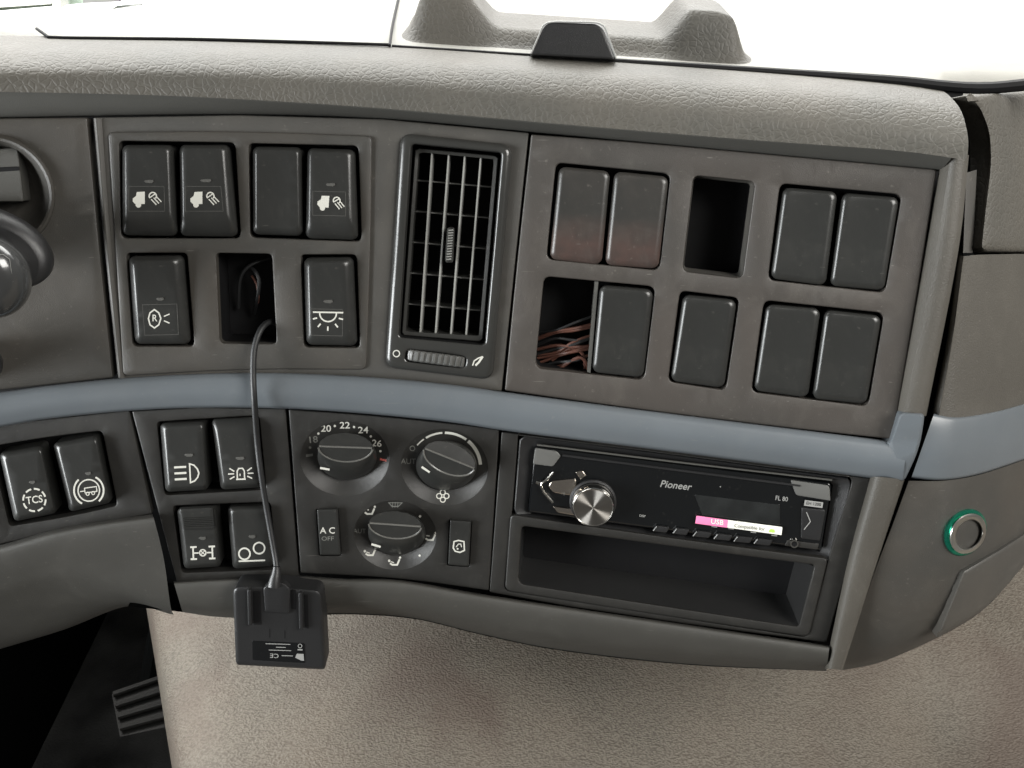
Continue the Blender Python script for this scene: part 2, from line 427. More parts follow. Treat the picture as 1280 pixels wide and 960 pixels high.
# ------------------------------------------------------------------ print (symbols and lettering)
GL = {}
def glyphs(text, bold=0.0):
    k = (text, bold)
    if k not in GL:
        c = bpy.data.curves.new('t', 'FONT'); c.body = text; c.align_x = 'CENTER'; c.align_y = 'CENTER'; c.offset = bold
        c.resolution_u = 3
        o = bpy.data.objects.new('t', c); COL.objects.link(o); bpy.context.view_layer.update()
        me = bpy.data.meshes.new_from_object(o)
        GL[k] = ([(v.co.x, -v.co.y) for v in me.vertices], [tuple(p.vertices) for p in me.polygons])
        bpy.data.objects.remove(o); bpy.data.curves.remove(c); bpy.data.meshes.remove(me)
    return GL[k]
class Ink:
    def __init__(s, hf, cx=0, cy=0, rot=0, sx=1, sy=None, S=dF, lift=.10, shear=0):
        s.mb = MB(); s.hf = cst(hf); s.S = S; s.c = (cx, cy); s.rot = R_(rot); s.sx = sx; s.sy = sy or sx; s.lift = lift; s.shear = shear
    def T(s, x, y):
        x = x*s.sx+s.shear*y*s.sy; y = y*s.sy; c, n = math.cos(s.rot), math.sin(s.rot)
        return (s.c[0]+x*c-y*n, s.c[1]+x*n+y*c)
    def pt(s, x, y):
        u, v = s.T(x, y); return P(u, v, s.hf(u, v)+s.lift, 0, s.S)
    def poly(s, pts): s.lift += .006; s.mb.fan(s.mb.add([s.pt(*p) for p in pts])); return s
    def line(s, pts, w, closed=False):
        s.lift += .006; P2 = [Vector(p) for p in pts]; n = len(P2); a = []; b = []
        for i in range(n):
            p = P2[i]; pr = P2[i-1] if (i > 0 or closed) else None; nx = P2[(i+1) % n] if (i < n-1 or closed) else None
            e1 = (p-pr).normalized() if pr is not None else None; e2 = (nx-p).normalized() if nx is not None else None
            e1 = e1 or e2; e2 = e2 or e1
            n1 = Vector((-e1.y, e1.x)); n2 = Vector((-e2.y, e2.x)); m = (n1+n2)
            m = m.normalized() if m.length > .1 else n1
            k = max(.45, m.dot(n1)); a.append(p+m*(w/2/k)); b.append(p-m*(w/2/k))
        A = s.mb.add([s.pt(*p) for p in a]); B = s.mb.add([s.pt(*p) for p in b]); s.mb.bridge(A, B, closed); return s
    def arc(s, cx, cy, r, a0, a1, w, n=16, ry=None):
        ry = ry or r; full = abs(a1-a0) >= 360
        pts = [(cx+r*math.cos(R_(a0+(a1-a0)*i/n)), cy+ry*math.sin(R_(a0+(a1-a0)*i/n))) for i in range(n if full else n+1)]
        return s.line(pts, w, full)
    def dot(s, x, y, r, ry=None, n=12): return s.poly([(x+r*math.cos(2*math.pi*i/n), y+(ry or r)*math.sin(2*math.pi*i/n)) for i in range(n)])
    def text(s, t, x, y, size, wx=1.0, bold=0.0, rot=0, shear=0):
        s.lift += .006; V, F = glyphs(t, bold); c, n = math.cos(R_(rot)), math.sin(R_(rot)); pts = []
        for a, b in V:
            a = a*size*wx - shear*b*size; b = b*size; pts.append(s.pt(x+a*c-b*n, y+a*n+b*c))
        ids = s.mb.add(pts)
        for f in F: s.mb.f.append(tuple(ids[i] for i in f))
        return s
    def done(s, name, m, parent, **kw): return s.mb.build(name, m, parent, smooth=False, weld=False, **kw)

# ================================================================== THE SETTING
def wbox(mb, x0, x1, y0, y1, z0, z1):
    p = [Vector((x, y, z)) for z in (z0, z1) for x, y in ((x0, y0), (x1, y0), (x1, y1), (x0, y1))]
    i = mb.add(p)
    for f in ((0, 3, 2, 1), (4, 5, 6, 7), (0, 1, 5, 4), (1, 2, 6, 5), (2, 3, 7, 6), (3, 0, 4, 7)): mb.f.append(tuple(i[k] for k in f))
# sky seen through the windscreen
mb = MB(); mb.grid([[Vector((x, 2.6, z)) for x in (-4, 0, 4)] for z in (-.2, 1.2, 3.4)])
mb.build('sky', 'sky', kind='structure')
# horizontal rubber-vinyl floor (engine tunnel cover)
ZM = 0.86
def onz(u, v, z):
    d = (P0(u, v, 0)-CAM).normalized(); return CAM+d*((z-CAM.z)/d.z)
EDA = onz(183, 745, ZM); EDB = onz(226, 985, ZM)
mb = MB(); rows = []
NX, NY = 90, 70
for j in range(NY):
    y = -.42+j/(NY-1)*1.12; row = []
    t = (y-EDB.y)/(EDA.y-EDB.y); xl = EDB.x+(EDA.x-EDB.x)*t
    for i in range(NX):
        s = i/(NX-1); x = xl+(1.25-xl)*s**1.15
        z = ZM+.004*math.sin(x*13+y*7)+.006*math.sin(y*11-x*5+1)+.05*max(0, x-.25)
        for (cx, cy, ww, hh) in ((.36, .02, .05, -.012), (.10, .10, .10, -.008), (.52, -.02, .04, .012), (.45, .08, .03, .008)):
            z += hh*math.exp(-((x-cx)**2+(y-cy)**2)/ww**2)
        if s < .05: z -= .018*(1-s/.05)**2
        row.append(Vector((x, y, z)))
    rows.append(row)
mb.grid(rows); 
side = [[r[0].copy() for r in rows], [r[0]+Vector((-.012, 0, -.03)) for r in rows], [r[0]+Vector((-.02, 0, -.55)) for r in rows]]
mb.grid(side)
mb.build('floor_covering', 'mat_', kind='structure', sharp=80)
mb = MB(); wbox(mb, -1.4, 1.4, -.5, .72, .30, .32); mb.build('footwell_floor', 'footmat', kind='structure')
mb = MB(); wbox(mb, -.72, -.70, -.6, .58, .32, 1.04); mb.build('footwell_light_blocker', 'dark', kind='structure')  # unseen door-side wall, added to keep driver window light off the footwell
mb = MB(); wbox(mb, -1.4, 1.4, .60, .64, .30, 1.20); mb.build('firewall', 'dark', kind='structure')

# ================================================================== DASHBOARD
dash = thing('dashboard', 'moulded dark grey truck dashboard with leather grained top pad and blue grey trim band', 'dashboard', P(640, 480, -30))
# carcass behind every joint
mb = MB(); us = [-140+i*56 for i in range(26)]
us = [u for u in us if u <= 1240]
mb.grid([[P(u, v, -32) for u in us] for v in (110, 200, 300, 400, 500, 560)]); mb.build('carcass', 'black', dash)
mb = MB()
mb.grid([[P(l+(1240-l)*k/20, v, -32) for k in range(21)] for v, l in ((560, 60), (620, 70), (680, 130), (740, 195))]); mb.grid([[P(600+k*50, a+k*b, -31) for k in range(11)] for a, b in ((715, 6), (782, 4))]); mb.build('lower_carcass', 'black', dash)
# pad
r0 = [(-140, 42), (45, 45), (240, 48), (490, 58), (660, 69), (770, 76), (980, 91), (1120, 104), (1176, 112)]
r1 = [(-140, 50), (45, 53), (240, 56), (490, 66), (660, 77), (770, 84), (980, 99), (1120, 111), (1188, 121)]
r2 = [(-140, 63), (0, 66), (240, 68), (480, 78), (700, 92), (940, 112), (1120, 128), (1202, 140)]
r3 = [(-140, 88), (0, 90), (240, 92), (480, 104), (700, 122), (940, 143), (1120, 160), (1210, 172)]
r4 = [(-140, 113), (0, 115), (110, 117), (240, 121), (460, 134), (700, 155), (940, 175), (1117, 188), (1209, 200)]
loft('padded_top', 'pad', dash, [(r0, -34), (r1, -19), (r2, -2), (r3, 9), (r4, 10)], 90, 6)
r5 = [(-140, 146), (0, 146), (110, 144), (300, 142), (480, 148), (660, 164), (940, 191), (1176, 213)]
r4b = [(-140, 113), (0, 115), (110, 117), (240, 121), (460, 134), (700, 155), (940, 175), (1117, 188), (1188, 197)]
loft('pad_underside', 'under', dash, [(r4b, 9.8), ([(x, y+2.5) for x, y in r4b], 8.8), (r5, -1), ([(x, y+1) for x, y in r5], -14)], 80, 4)
# right hand frame strip
loft('frame_chamfer', 'strip', dash, [([(1174, 213), (1150, 350), (1119, 520)], -6), ([(1175, 212), (1151, 350), (1120, 520)], 0), ([(1188, 198), (1167, 330), (1129, 520)], 5.5)], 40, 3)
loft('frame_strip', 'strip', dash, [([(1188, 198), (1167, 330), (1129, 520)], 5.5), ([(1198, 196), (1182, 330), (1144, 520)], 6.5), ([(1210, 194), (1196, 318), (1157, 520)], 2), ([(1211, 194), (1197, 318), (1158, 520)], -20)], 40, 3)
# upper fascia carriers
PA = [(135, 164), (300, 163), (465, 170), (462, 320), (458, 462), (305, 459), (158, 470), (146, 320)]
PAo = rpoly([(135, 165), (300, 163.5), (465, 170), (463, 320), (458, 462), (305, 461), (154, 470), (145, 320)], [7, 99, 7, 99, 7, 99, 7, 99])
VOo = rpoly([(501, 166), (641, 181), (616, 475), (481, 459)], 14)
trimtop = [(145, 474), (250, 469), (350, 468), (460, 473), (560, 482), (627, 491)]
car = rpoly([(117, 147), (300, 144), (480, 149), (661, 166)] + [(627, 489)] + [(560, 483), (460, 474), (350, 469), (250, 470), (148, 476), (131, 308)], 2)
plate('centre_carrier', 'panel', dash, car, [inset(PAo, 5), inset(VOo, 4)], h=0, bev=1.6, bz=.8)
loft('carrier_edge_rib', 'panel', dash, [([(117, 148), (131, 308), (148, 474)], 0.2), ([(120, 148), (134, 308), (151, 474)], 1.5), ([(127, 148), (139, 308), (156, 474)], .2)], 30, 3)
# blue-grey trim band
TT = [(-140, 506), (0, 490), (60, 482), (145, 473), (250, 467), (350, 466), (460, 471), (560, 480), (640, 491), (800, 512), (1000, 537), (1113, 551), (1134, 554)]
TBt = [(-140, 556), (0, 534), (60, 524), (160, 514), (250, 510), (350, 511), (450, 517), (560, 528), (640, 540), (800, 560), (960, 581), (1080, 597), (1128, 603)]
prof = [(0, -8), (.01, 2), (.08, 5), (.22, 7), (.55, 8.5), (.85, 6.5), (.97, 3.5), (1, -10)]
strip('trim_band', 'blue', dash, TT, TBt, prof, 100)
to = rpoly([(1125, 515), (1156, 517), (1150, 560), (1130, 602), (1113, 600), (1108, 552), (1113, 550)], [6, 6, 40, 6, 1, 1, 3])
plate('trim_end', 'blue', dash, to, h=lambda x, y: 9.0-max(0, 1124-x)*.22-max(0, y-572)*.13, bev=3, bz=3, thick=14)
# far-left lower panel that carries two rockers
lz = -3
TL_SLOT = rpoly([(-12, 558), (66, 545), (128, 538), (147, 632), (90, 645), (12, 658)], [4, 90, 6, 5, 90, 5])
plate('lower_left_carrier', 'lower', dash, rpoly([(-140, 548), (0, 530), (162, 513), (190, 642), (80, 662), (-140, 712)], 2), [TL_SLOT], h=lz, bev=1.5, bz=.6)
pit('slot_well', 'black', dash, TL_SLOT, lz, 16)
# column-side cover below it
loft('knee_cover', 'cover', dash, [
    ([(-140, 716), (0, 681), (68, 662), (135, 650), (190, 642)], -6),
    ([(-140, 718), (0, 683), (68, 664), (135, 652), (191, 645)], 1),
    ([(-140, 728), (0, 692), (68, 673), (135, 661), (194, 654)], 5),
    ([(-140, 765), (0, 725), (68, 705), (135, 700), (205, 700)], 3),
    ([(-140, 790), (0, 752), (80, 733), (150, 740), (213, 757)], -3),
    ([(-140, 850), (0, 808), (80, 784), (160, 757), (217, 768)], -26),
    ([(-140, 846), (0, 806), (80, 782), (160, 756), (216, 766)], -60)], 70, 5)
# lower switch carrier
SL1 = rpoly([(196, 527), (324, 519), (333, 612), (206, 619)], 5); SL2 = rpoly([(216, 632), (338, 627), (346, 712), (227, 716)], 5)
plate('lower_switch_carrier', 'lower', dash, rpoly([(165, 514), (250, 509), (357, 511), (374, 722), (222, 730)], 2), [SL1, SL2], h=lz, bev=1.5, bz=.6)
pit('slot_well', 'black', dash, SL1, lz, 16); pit('slot_well', 'black', dash, SL2, lz, 16)
# lower lip: left block and the long right one
strip('lip_block', 'cover', dash, [(217, 727), (260, 724), (310, 722), (374, 720)], [(228, 765), (270, 771), (330, 773), (382, 771)], [(0, -12), (.02, 1), (.12, 4.5), (.5, 5), (.8, 2), (1, -10)], 30)
LT = [(374, 719), (430, 723), (500, 725), (600, 742), (712, 759), (862, 781), (1037, 807)]
LB = [(380, 770), (440, 768), (520, 774), (600, 793), (700, 813), (860, 831), (1033, 839)]
strip('lower_lip', 'cover', dash, LT, LB, [(0, -10), (.02, 2), (.12, 6), (.4, 7), (.75, 3), (1, -14)], 90)
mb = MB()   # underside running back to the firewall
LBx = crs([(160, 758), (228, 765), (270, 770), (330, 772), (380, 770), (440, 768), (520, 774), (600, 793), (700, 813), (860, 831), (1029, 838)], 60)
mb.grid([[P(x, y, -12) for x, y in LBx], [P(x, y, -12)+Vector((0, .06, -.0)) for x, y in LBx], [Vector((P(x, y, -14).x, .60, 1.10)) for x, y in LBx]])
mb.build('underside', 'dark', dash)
# right strip beside the radio
loft('lower_frame_strip', 'strip', dash, [([(1088, 596), (1060, 700), (1031, 836)], -6), ([(1089, 596), (1061, 700), (1032, 836)], 2), ([(1099, 596), (1070, 700), (1038, 836)], 7), ([(1118, 598), (1088, 700), (1047, 837)], 6), ([(1130, 600), (1097, 700), (1052, 838)], 2), ([(1131, 600), (1098, 700), (1053, 838)], -20)], 40, 3)

# shelf under the windscreen
E0 = [P(x, y, -34) for x, y in crs(r0, 60)]
tl = E0[0]-E0[4]; tr = E0[-1]-E0[-5]
E0 = [E0[0]+Vector((-1.1, tl.normalized().y*.4, 0))]+E0+[E0[-1]+Vector((.02, .03, .0)), E0[-1]+Vector((1.2, .03, .0))]
def shz(x):
    for a, b in zip(E0, E0[1:]):
        if a.x <= x <= b.x: return a.z+(b.z-a.z)*(x-a.x)/(b.x-a.x)
    return E0[0].z if x < E0[0].x else E0[-1].z
def onshelf(u, v, z=0):
    p = onz(u, v, E0[30].z)
    for _ in range(6): p = onz(u, v, shz(p.x)+z)
    return p
BK = [onshelf(-140, 46), onshelf(0, 27), onshelf(90, 14), onshelf(200, -4), onshelf(330, -22)]; BK = [BK[0]+Vector((-1.2, -.1, 0))]+BK
rows = []
for dy, dz in ((-.006, -.03), (.004, -.006), (.012, -.002), (.05, 0), (.12, 0), (.20, 0), (.24, -.01), (.26, -.06)):
    row = []
    for p in E0:
        q = p+Vector((0, dy, dz))
        if dy > .02 and p.x < BK[-1].x:
            for a, b in zip(BK, BK[1:]):
                if a.x <= p.x <= b.x:
                    yb = a.y+(b.y-a.y)*(p.x-a.x)/(b.x-a.x); q.y = p.y+.012+(yb-p.y-.012)*(dy-.012)/.248
        row.append(q)
    rows.append(row)
mb = MB(); mb.grid(rows); mb.build('dash_shelf', 'shelf', dash)
# shelf joints
for pts in ([(46, 36), (48, 41), (55, 45), (72, 47), (150, 48), (240, 49), (360, 52), (488, 56)], [(487, 57), (491, 30), (499, -6)]):
    q = crs(pts, 24)
    tube('shelf_joint', 'black', dash, [onshelf(x, y, .0012) for x, y in q], .0009, 6)
# rubber seal at the pad's rear edge
tube('rubber_seal', 'black', dash, [P(x, y, -33) for x, y in crs([(490, 58), (660, 69), (770, 76), (980, 92)], 30)], .0010, 8)
tube('rubber_seal', 'black', dash, [P(x, y, -32) for x, y in crs([(760, 76), (980, 91), (1120, 101), (1185, 108), (1235, 110), (1300, 104), (1380, 96)], 40)], .0016, 8, r2=.0034)
# moulded cup rest with two humps
mb = MB(); rows = []
def sst(a, b, x):
    t = min(1, max(0, (x-a)/(b-a))); return t*t*(3-2*t)
for j in range(30):
    yy = j/29; row = []
    for i in range(110):
        s_ = i/109; u = 470+s_*520
        base = onshelf(u, 58+(u-485)*.068, .001)
        mid = .0085*sst(480, 540, u)*(1-sst(900, 975, u))
        hump = .019*(sst(498, 530, u)*(1-sst(570, 625, u)))+.016*(sst(835, 875, u)*(1-sst(925, 955, u)))
        pr = sst(0, .22, yy)*(1-sst(.75, 1, yy))
        row.append(Vector((base.x, base.y+.022+yy*.07, base.z-.003+(hump+mid)*pr)))
    rows.append(row)
mb.grid(rows); mb.build('moulded_ridge', 'pad', dash, sharp=80)

# dark latch standing behind the pad
lt = thing('shelf_latch', 'small dark glossy trapezoid latch standing behind the middle of the top pad', 'latch', P(715, 70, -30))
o = rpoly([(682, 27), (752, 29), (771, 75), (662, 69)], [10, 12, 3, 3], 6, 12)
stack('latch_cap', 'satb', lt, [(o, -34, -10), (o, -25, 0), (inset(o, 1), -23.5, 0), (inset(o, 3), -23, 0)])
o2 = inset(o, 1.4)
tube('latch_rim', 'grey', lt, [P(x, y, -23.4) for x, y in crs([(664, 67), (674, 44), (683, 29), (715, 27.5), (751, 30), (761, 48), (770, 73)], 30)], .0005, 6)

# ================================================================== ROCKERS
class Quad:
    def __init__(s, q):
        s.q = [Vector(p) for p in q]; a, b, c, d = s.q
        s.w = ((b-a).length+(c-d).length)/2; s.h = ((d-a).length+(c-b).length)/2
    def uv(s, x, y):
        a, b, c, d = s.q; x /= s.w; y /= s.h
        return tuple(a*(1-x)*(1-y)+b*x*(1-y)+c*x*y+d*(1-x)*y)
def rrect(x0, x1, y0, y1, r, n=5, e=4):
    r = min(r, (x1-x0)*.45, (y1-y0)*.45); out = []
    cs = [(x0+r, y0+r, 180), (x1-r, y0+r, 270), (x1-r, y1-r, 0), (x0+r, y1-r, 90)]
    pts = []
    for cx, cy, a0 in cs: pts.append([(cx+r*math.cos(R_(a0+90*k/n)), cy+r*math.sin(R_(a0+90*k/n))) for k in range(n+1)])
    for i in range(4):
        out += pts[i]; a = pts[i][-1]; b = pts[(i+1) % 4][0]
        for k in range(1, e): out.append((a[0]+(b[0]-a[0])*k/e, a[1]+(b[1]-a[1])*k/e))
    return out
def rocker(label, q, ins, H=3.5, tilt=0, m='rock', group='rocker switches in the dashboard', name='rocker_switch', rad=8, dish=0, base=0, round_=1, shell='rocker_cap'):
    Q = Quad(q); l, r, t, b = ins; cu, cv = Q.uv(Q.w/2, Q.h/2)
    th = thing(name, label, 'switch' if name == 'rocker_switch' else 'blank cap', P(cu, cv, base), group)
    def loc(u, v):    # inverse bilinear (good enough: affine)
        a, bb, c, d = Q.q; ex = ((bb-a)+(c-d))/2; ey = ((d-a)+(c-bb))/2; p = Vector((u, v))-(a+bb+c+d)/4
        det = ex.x*ey.y-ex.y*ey.x; return ((p.x*ey.y-p.y*ey.x)/det+.5, (ex.x*p.y-ex.y*p.x)/det+.5)
    def hf(u, v):
        x, y = loc(u, v); return base+H+tilt*(y-.5)*2-dish*(1-min(1, (2*x-1)**2))
    B = rrect(0, Q.w, 0, Q.h, rad); Fc = rrect(l, Q.w-r, t, Q.h-b, rad*.7)
    mb = MB(); last = mb.add([P(*Q.uv(x, y), base-.5, -9) for x, y in B])
    for a, z in ((0, 0), (0, .2), (.05, .36), (.16, .54), (.4, .76), (.62, .89), (.82, .97), (1, 1)):
        pts = []
        for (x0, y0), (x1, y1) in zip(B, Fc):
            u, v = Q.uv(x0+(x1-x0)*a, y0+(y1-y0)*a); pts.append(P(u, v, base-.5+(hf(u, v)-base+.5)*z))
        ring = mb.add(pts); mb.bridge(last, ring); last = ring
    fo = [Q.uv(x, y) for x, y in Fc]
    fillface(mb, fo, (), hf, step=11)
    mb.build(shell, m, th, sharp=42)
    return th, hf, Q
def lens(th, hf, cx, cy, wd=13, rot=0):
    o = [(cx-wd/2, cy), (cx-wd/2+2, cy-2.2), (cx+wd/2-1, cy-2.6), (cx+wd/2, cy+.6), (cx+wd/2-3, cy+2.6), (cx-wd/2+3, cy+2)]
    mb = MB(); a = mb.add([P(x, y, hf(x, y)-.2) for x, y in o]); b = mb.add([P(x, y, hf(x, y)+.35) for x, y in inset(o if sgn(o) > 0 else o[::-1], .7)])
    if sgn(o) < 0: a = a[::-1]
    mb.bridge(a, b); mb.fan(b); mb.build('indicator_lens', 'under', th)
def frame(th, hf, q):
    i = Ink(hf, lift=.05); i.line([tuple(p) for p in q], .55, True); i.done('label_window', 'under', th)
def truckbeam(th, hf, cx, cy, s=1.0, rot=0):
    i = Ink(hf, cx, cy, rot, s)
    i.poly([(-12, -9), (-2, -9.5), (-2, 6), (-14, 6), (-17, 3), (-17, -1), (-13, -4)]); i.dot(-10, 7, 3.6); 
    i.arc(8, -4, 4.5, 150, 400, 1.6, 12); i.line([(3.6, -1.5), (11.5, -7)], 1.5)
    for k in range(3): i.line([(6+k*3.1, 0-k*1.8), (12.5+k*3.1, 7-k*1.8)], 1.4)
    i.done('symbol', 'ink', th)
GA = 'rocker switches in the upper left plate'
t1, h1, q1 = rocker('leftmost rocker switch of the top row, with truck and beam symbol', [(153, 181), (217, 181), (223, 295), (153, 294)], (5, 10, 5, 26), 7, 1.5, group=GA)
lens(t1, h1, 186, 227); frame(t1, h1, [(161, 233), (205, 233), (206, 264), (161, 264)]); truckbeam(t1, h1, 183, 249)
t2, h2, q2 = rocker('second rocker switch of the top row, with truck and beam symbol and darker indicator', [(224, 181), (287, 181), (298, 296), (225, 295)], (5, 12, 5, 26), 7.5, 1.5, group=GA)
lens(t2, h2, 257, 226, 15); frame(t2, h2, [(232, 233), (276, 233), (279, 264), (232, 264)]); truckbeam(t2, h2, 255, 249)
rocker('blank flat dark grey cap in the top row left of the pressed truck beam switch', [(316, 183), (377, 184), (379, 295), (316, 293)], (5, 7, 5, 10), 5, 0, group=GA, name='blank_cap', dish=.8)
t4, h4, q4 = rocker('rocker switch with truck and beam symbol right of the blank cap', [(384, 185), (444, 187), (448, 300), (382, 298)], (5, 11, 5, 26), 6.5, 1.5, group=GA)
lens(t4, h4, 413, 231); frame(t4, h4, [(391, 239), (432, 240), (432, 270), (391, 269)]); truckbeam(t4, h4, 413, 254, .95, 4)
t5, h5, q5 = rocker('rocker switch with oval R lamp symbol, bottom left of the upper left plate', [(161, 320), (230, 319), (239, 430), (169, 430)], (6, 15, 8, 10), 6.5, -1.2, group=GA)
lens(t5, h5, 200, 374, 11); frame(t5, h5, [(178, 381), (221, 380), (223, 418), (181, 419)])
i = Ink(h5, 193, 398); i.line([(0, -11), (5.5, -7), (8, 0), (5.5, 8), (0, 12), (-5.5, 8), (-7.5, 0), (-5.5, -7)], 1.7, True)
i.text('R', .2, 0, 12, .9, .01); i.line([(12, -2.5), (19, -5.5)], 1.5); i.line([(12, 3), (19, 6)], 1.5); i.done('symbol', 'ink', t5)
t6, h6, q6 = rocker('rocker switch with dome lamp and rays symbol, right of the slot the cable leaves', [(380, 322), (442, 321), (447, 432), (383, 431)], (6, 13, 8, 11), 6.5, -1, group=GA)
lens(t6, h6, 410, 377, 13); frame(t6, h6, [(389, 386), (428, 387), (428, 420), (389, 419)])
i = Ink(h6, 410, 397, 1); i.line([(-19, -6.5), (19, -6.5)], 1.9); i.arc(0, -5.5, 10.5, 0, 180, 1.8, 14)
for a in (15, 50, 90, 130, 165):
    c, s_ = math.cos(R_(a)), math.sin(R_(a)); i.line([(c*14, -3+s_*14), (c*19.5, -3+s_*19.5)], 1.9)
i.done('symbol', 'ink', t6)
# upper left switch plate
pA = thing('switch_plate', 'raised dark grey switch plate left of the air vent, cable leaving its empty slot', 'switch panel', P(300, 320, 0))
S1 = rpoly([(149, 176), (294, 178), (301, 298), (152, 298)], 7); S2 = rpoly([(311, 179), (448, 182), (452, 302), (313, 297)], 7)
S3 = rpoly([(158, 316), (234, 316), (243, 433), (166, 433)], 6); S4 = rpoly([(270, 316), (340, 317), (346, 430), (275, 429)], 6); S5 = rpoly([(376, 318), (446, 318), (450, 435), (380, 434)], 6)
plate('plate', 'plate', pA, PAo, [S1, S2, S3, S4, S5], h=1.6, bev=1.6, bz=1.0, thick=2, hbev=1.4, hz=.7, hdepth=5)
for s in (S1, S2, S3, S5): pit('slot_well', 'black', pA, s, 1.6, 17)
pit('empty_slot_well', 'black', pA, S4, 1.6, 26)
i = None
for k, (pts, r, m_) in enumerate(((([305, 333, -18], [318, 338, -10], [324, 352, -8], [322, 372, -10], [318, 392, -18]), .0011, 'cable'), (([298, 385, -20], [300, 350, -14], [312, 332, -12], [338, 322, -16]), .0010, 'cable'), (([315, 345, -12], [321, 355, -9], [323, 368, -9], [322, 378, -12]), .0008, 'copper'))):
    tube('loose_wire', m_, pA, [P(a, b, c) for a, b, c in crs([tuple(p) for p in pts], 16)], r, 8)

# ================================================================== RIGHT SWITCH PLATE
pB = thing('switch_plate', 'wide worn grey plate right of the air vent, mostly filled with blank caps', 'switch panel', P(900, 360, 0))
PBo = rpoly([(664, 168), (800, 178), (940, 191), (1171, 212), (1146, 370), (1116, 549), (960, 532), (800, 512), (631, 488), (646, 330)], [2, 99, 99, 4, 99, 4, 99, 99, 2, 99])
T6 = rpoly([(695, 203), (838, 217), (824, 338), (683, 324)], 9); T7 = rpoly([(867, 219), (944, 227), (928, 348), (853, 339)], 8)
T8 = rpoly([(975, 229), (1127, 243), (1106, 366), (960, 350)], 9); T9 = rpoly([(680, 345), (819, 358), (805, 475), (669, 460)], 9)
T10 = rpoly([(850, 363), (924, 372), (907, 488), (835, 477)], 8); T11 = rpoly([(955, 375), (1105, 391), (1085, 508), (939, 490)], 9)
plate('plate', 'warm', pB, PBo, [T6, T7, T8, T9, T10, T11], h=1.0, bev=1.8, bz=.9, thick=8, hbev=1.6, hz=.9, hdepth=5)
for s in (T6, T8, T10, T11): pit('slot_well', 'black', pB, s, 1, 12)
pit('empty_slot_well', 'black', pB, T7, 1, 26); pit('empty_slot_well', 'black', pB, T9, 1, 26)
# sleeve seen inside the empty slot (right and top walls catch light)
mb = MB(); a = mb.add([P(x, y, .2) for x, y in inset(T7, .3)]); q = [(x-1.5, y) for x, y in inset(T7, 4)]
b = mb.add([P(x, y, .2, -9) for x, y in inset(T7, 3)]); mb.bridge(a, b); mb.build('slot_sleeve', 'panel', pB)
# divider and wires in the half-empty slot
mb = MB(); q = [(744, 352), (748, 352), (738, 466), (734, 465)]
a = mb.add([P(x, y, 0) for x, y in q]); b = mb.add([P(x, y, 0, -18) for x, y in q]); mb.bridge(a, b); mb.fan(a); mb.build('slot_divider', 'under', pB)
for k in range(11):
    y0 = 412+k*4.5+random.uniform(-3, 3); y1 = y0+random.uniform(-14, 10); bow = random.uniform(-10, 14)
    pts = [(672, y0+6, -16), (695, y0+bow*.3, -9-k*.4), (718, (y0+y1)/2-abs(bow)*.4, -8), (748, y1-8, -13)]
    tube('loose_wire', 'copper' if k % 3 else 'cable', pB, [P(*p) for p in crs(pts, 14)], random.uniform(.0008, .0012), 6)
tube('loose_wire', 'copper', pB, [P(*p) for p in crs([(700, 460, -10), (722, 447, -8), (732, 452, -8), (736, 470, -12)], 14)], .001, 6)
tube('loose_wire', 'copper', pB, [P(*p) for p in crs([(690, 450, -14), (712, 436, -10), (728, 442, -10), (732, 462, -12)], 14)], .001, 6)
GB = 'blank caps in the right hand switch plate'
bi = (7, 8, 5, 8)
def blank(label, q, m='rock', H=3.2): return rocker(label, q, bi, H+random.uniform(-.35, .35), random.uniform(-.35, .35), m, GB, 'blank_cap', rad=9, dish=.9)
blank('blank cap with faint reddish foot, nearest the air vent in the upper row', [(699, 208), (763, 214), (752, 331), (687, 324)], 'rockw')
blank('blank cap with strong reddish wear, just left of the empty black slot', [(768, 214), (836, 221), (823, 336), (756, 331)], 'rockw')
blank('blank dark cap beside the bare wires in the half empty slot', [(750, 356), (817, 362), (804, 472), (740, 465)], 'rock')
blank('single blank cap in its own slot beneath the empty black slot', [(854, 368), (921, 375), (905, 485), (838, 476)], 'rock')
blank('left blank cap of the upper pair at the far right of the plate', [(979, 234), (1047, 240), (1032, 357), (963, 348)])
blank('right blank cap of the upper pair at the far right of the plate', [(1053, 241), (1124, 247), (1105, 363), (1037, 357)])
blank('left blank cap of the lower pair at the far right of the plate', [(958, 380), (1026, 386), (1010, 497), (942, 488)], 'rock')
blank('right blank cap of the lower pair at the far right of the plate', [(1031, 387), (1102, 395), (1083, 505), (1015, 498)], 'rock')

# ================================================================== LOWER ROCKERS
GC = 'rocker switches below the trim band'
t, h, Q = rocker('rocker switch marked TCS in a broken circle at the left edge', [(-1, 566), (53, 556), (72, 641), (18, 652)], (6, 5, 8, 7), 6, 1.2, base=lz, group=GC, rad=6)
i = Ink(h, 43, 625, -8); 
for k in range(8): i.arc(0, 0, 14, k*45+5, k*45+36, 2.2, 5)
i.text('TCS', 0, 0, 13, .92, .012); i.done('symbol', 'ink', t); lens(t, h, 40, 603, 9)
t, h, Q = rocker('rocker switch with trailer in a brake circle symbol', [(66, 554), (122, 543), (140, 628), (87, 640)], (6, 5, 8, 7), 6, 1.2, base=lz, group=GC, rad=6)
i = Ink(h, 111, 613, -8); i.arc(0, 0, 13.5, 0, 360, 1.6, 24); i.arc(0, 0, 18.5, 125, 235, 2.2); i.arc(0, 0, 18.5, -55, 55, 2.2)
i.line([(-11, 0), (-5, 0), (-5, -3.5), (10, -3.5), (10, 2.5), (-5, 2.5), (-5, 0)], 1.2); i.arc(-2, 4, 2, 0, 360, 1.1, 10); i.arc(5, 4, 2, 0, 360, 1.1, 10); i.done('symbol', 'ink', t); lens(t, h, 110, 592, 9)
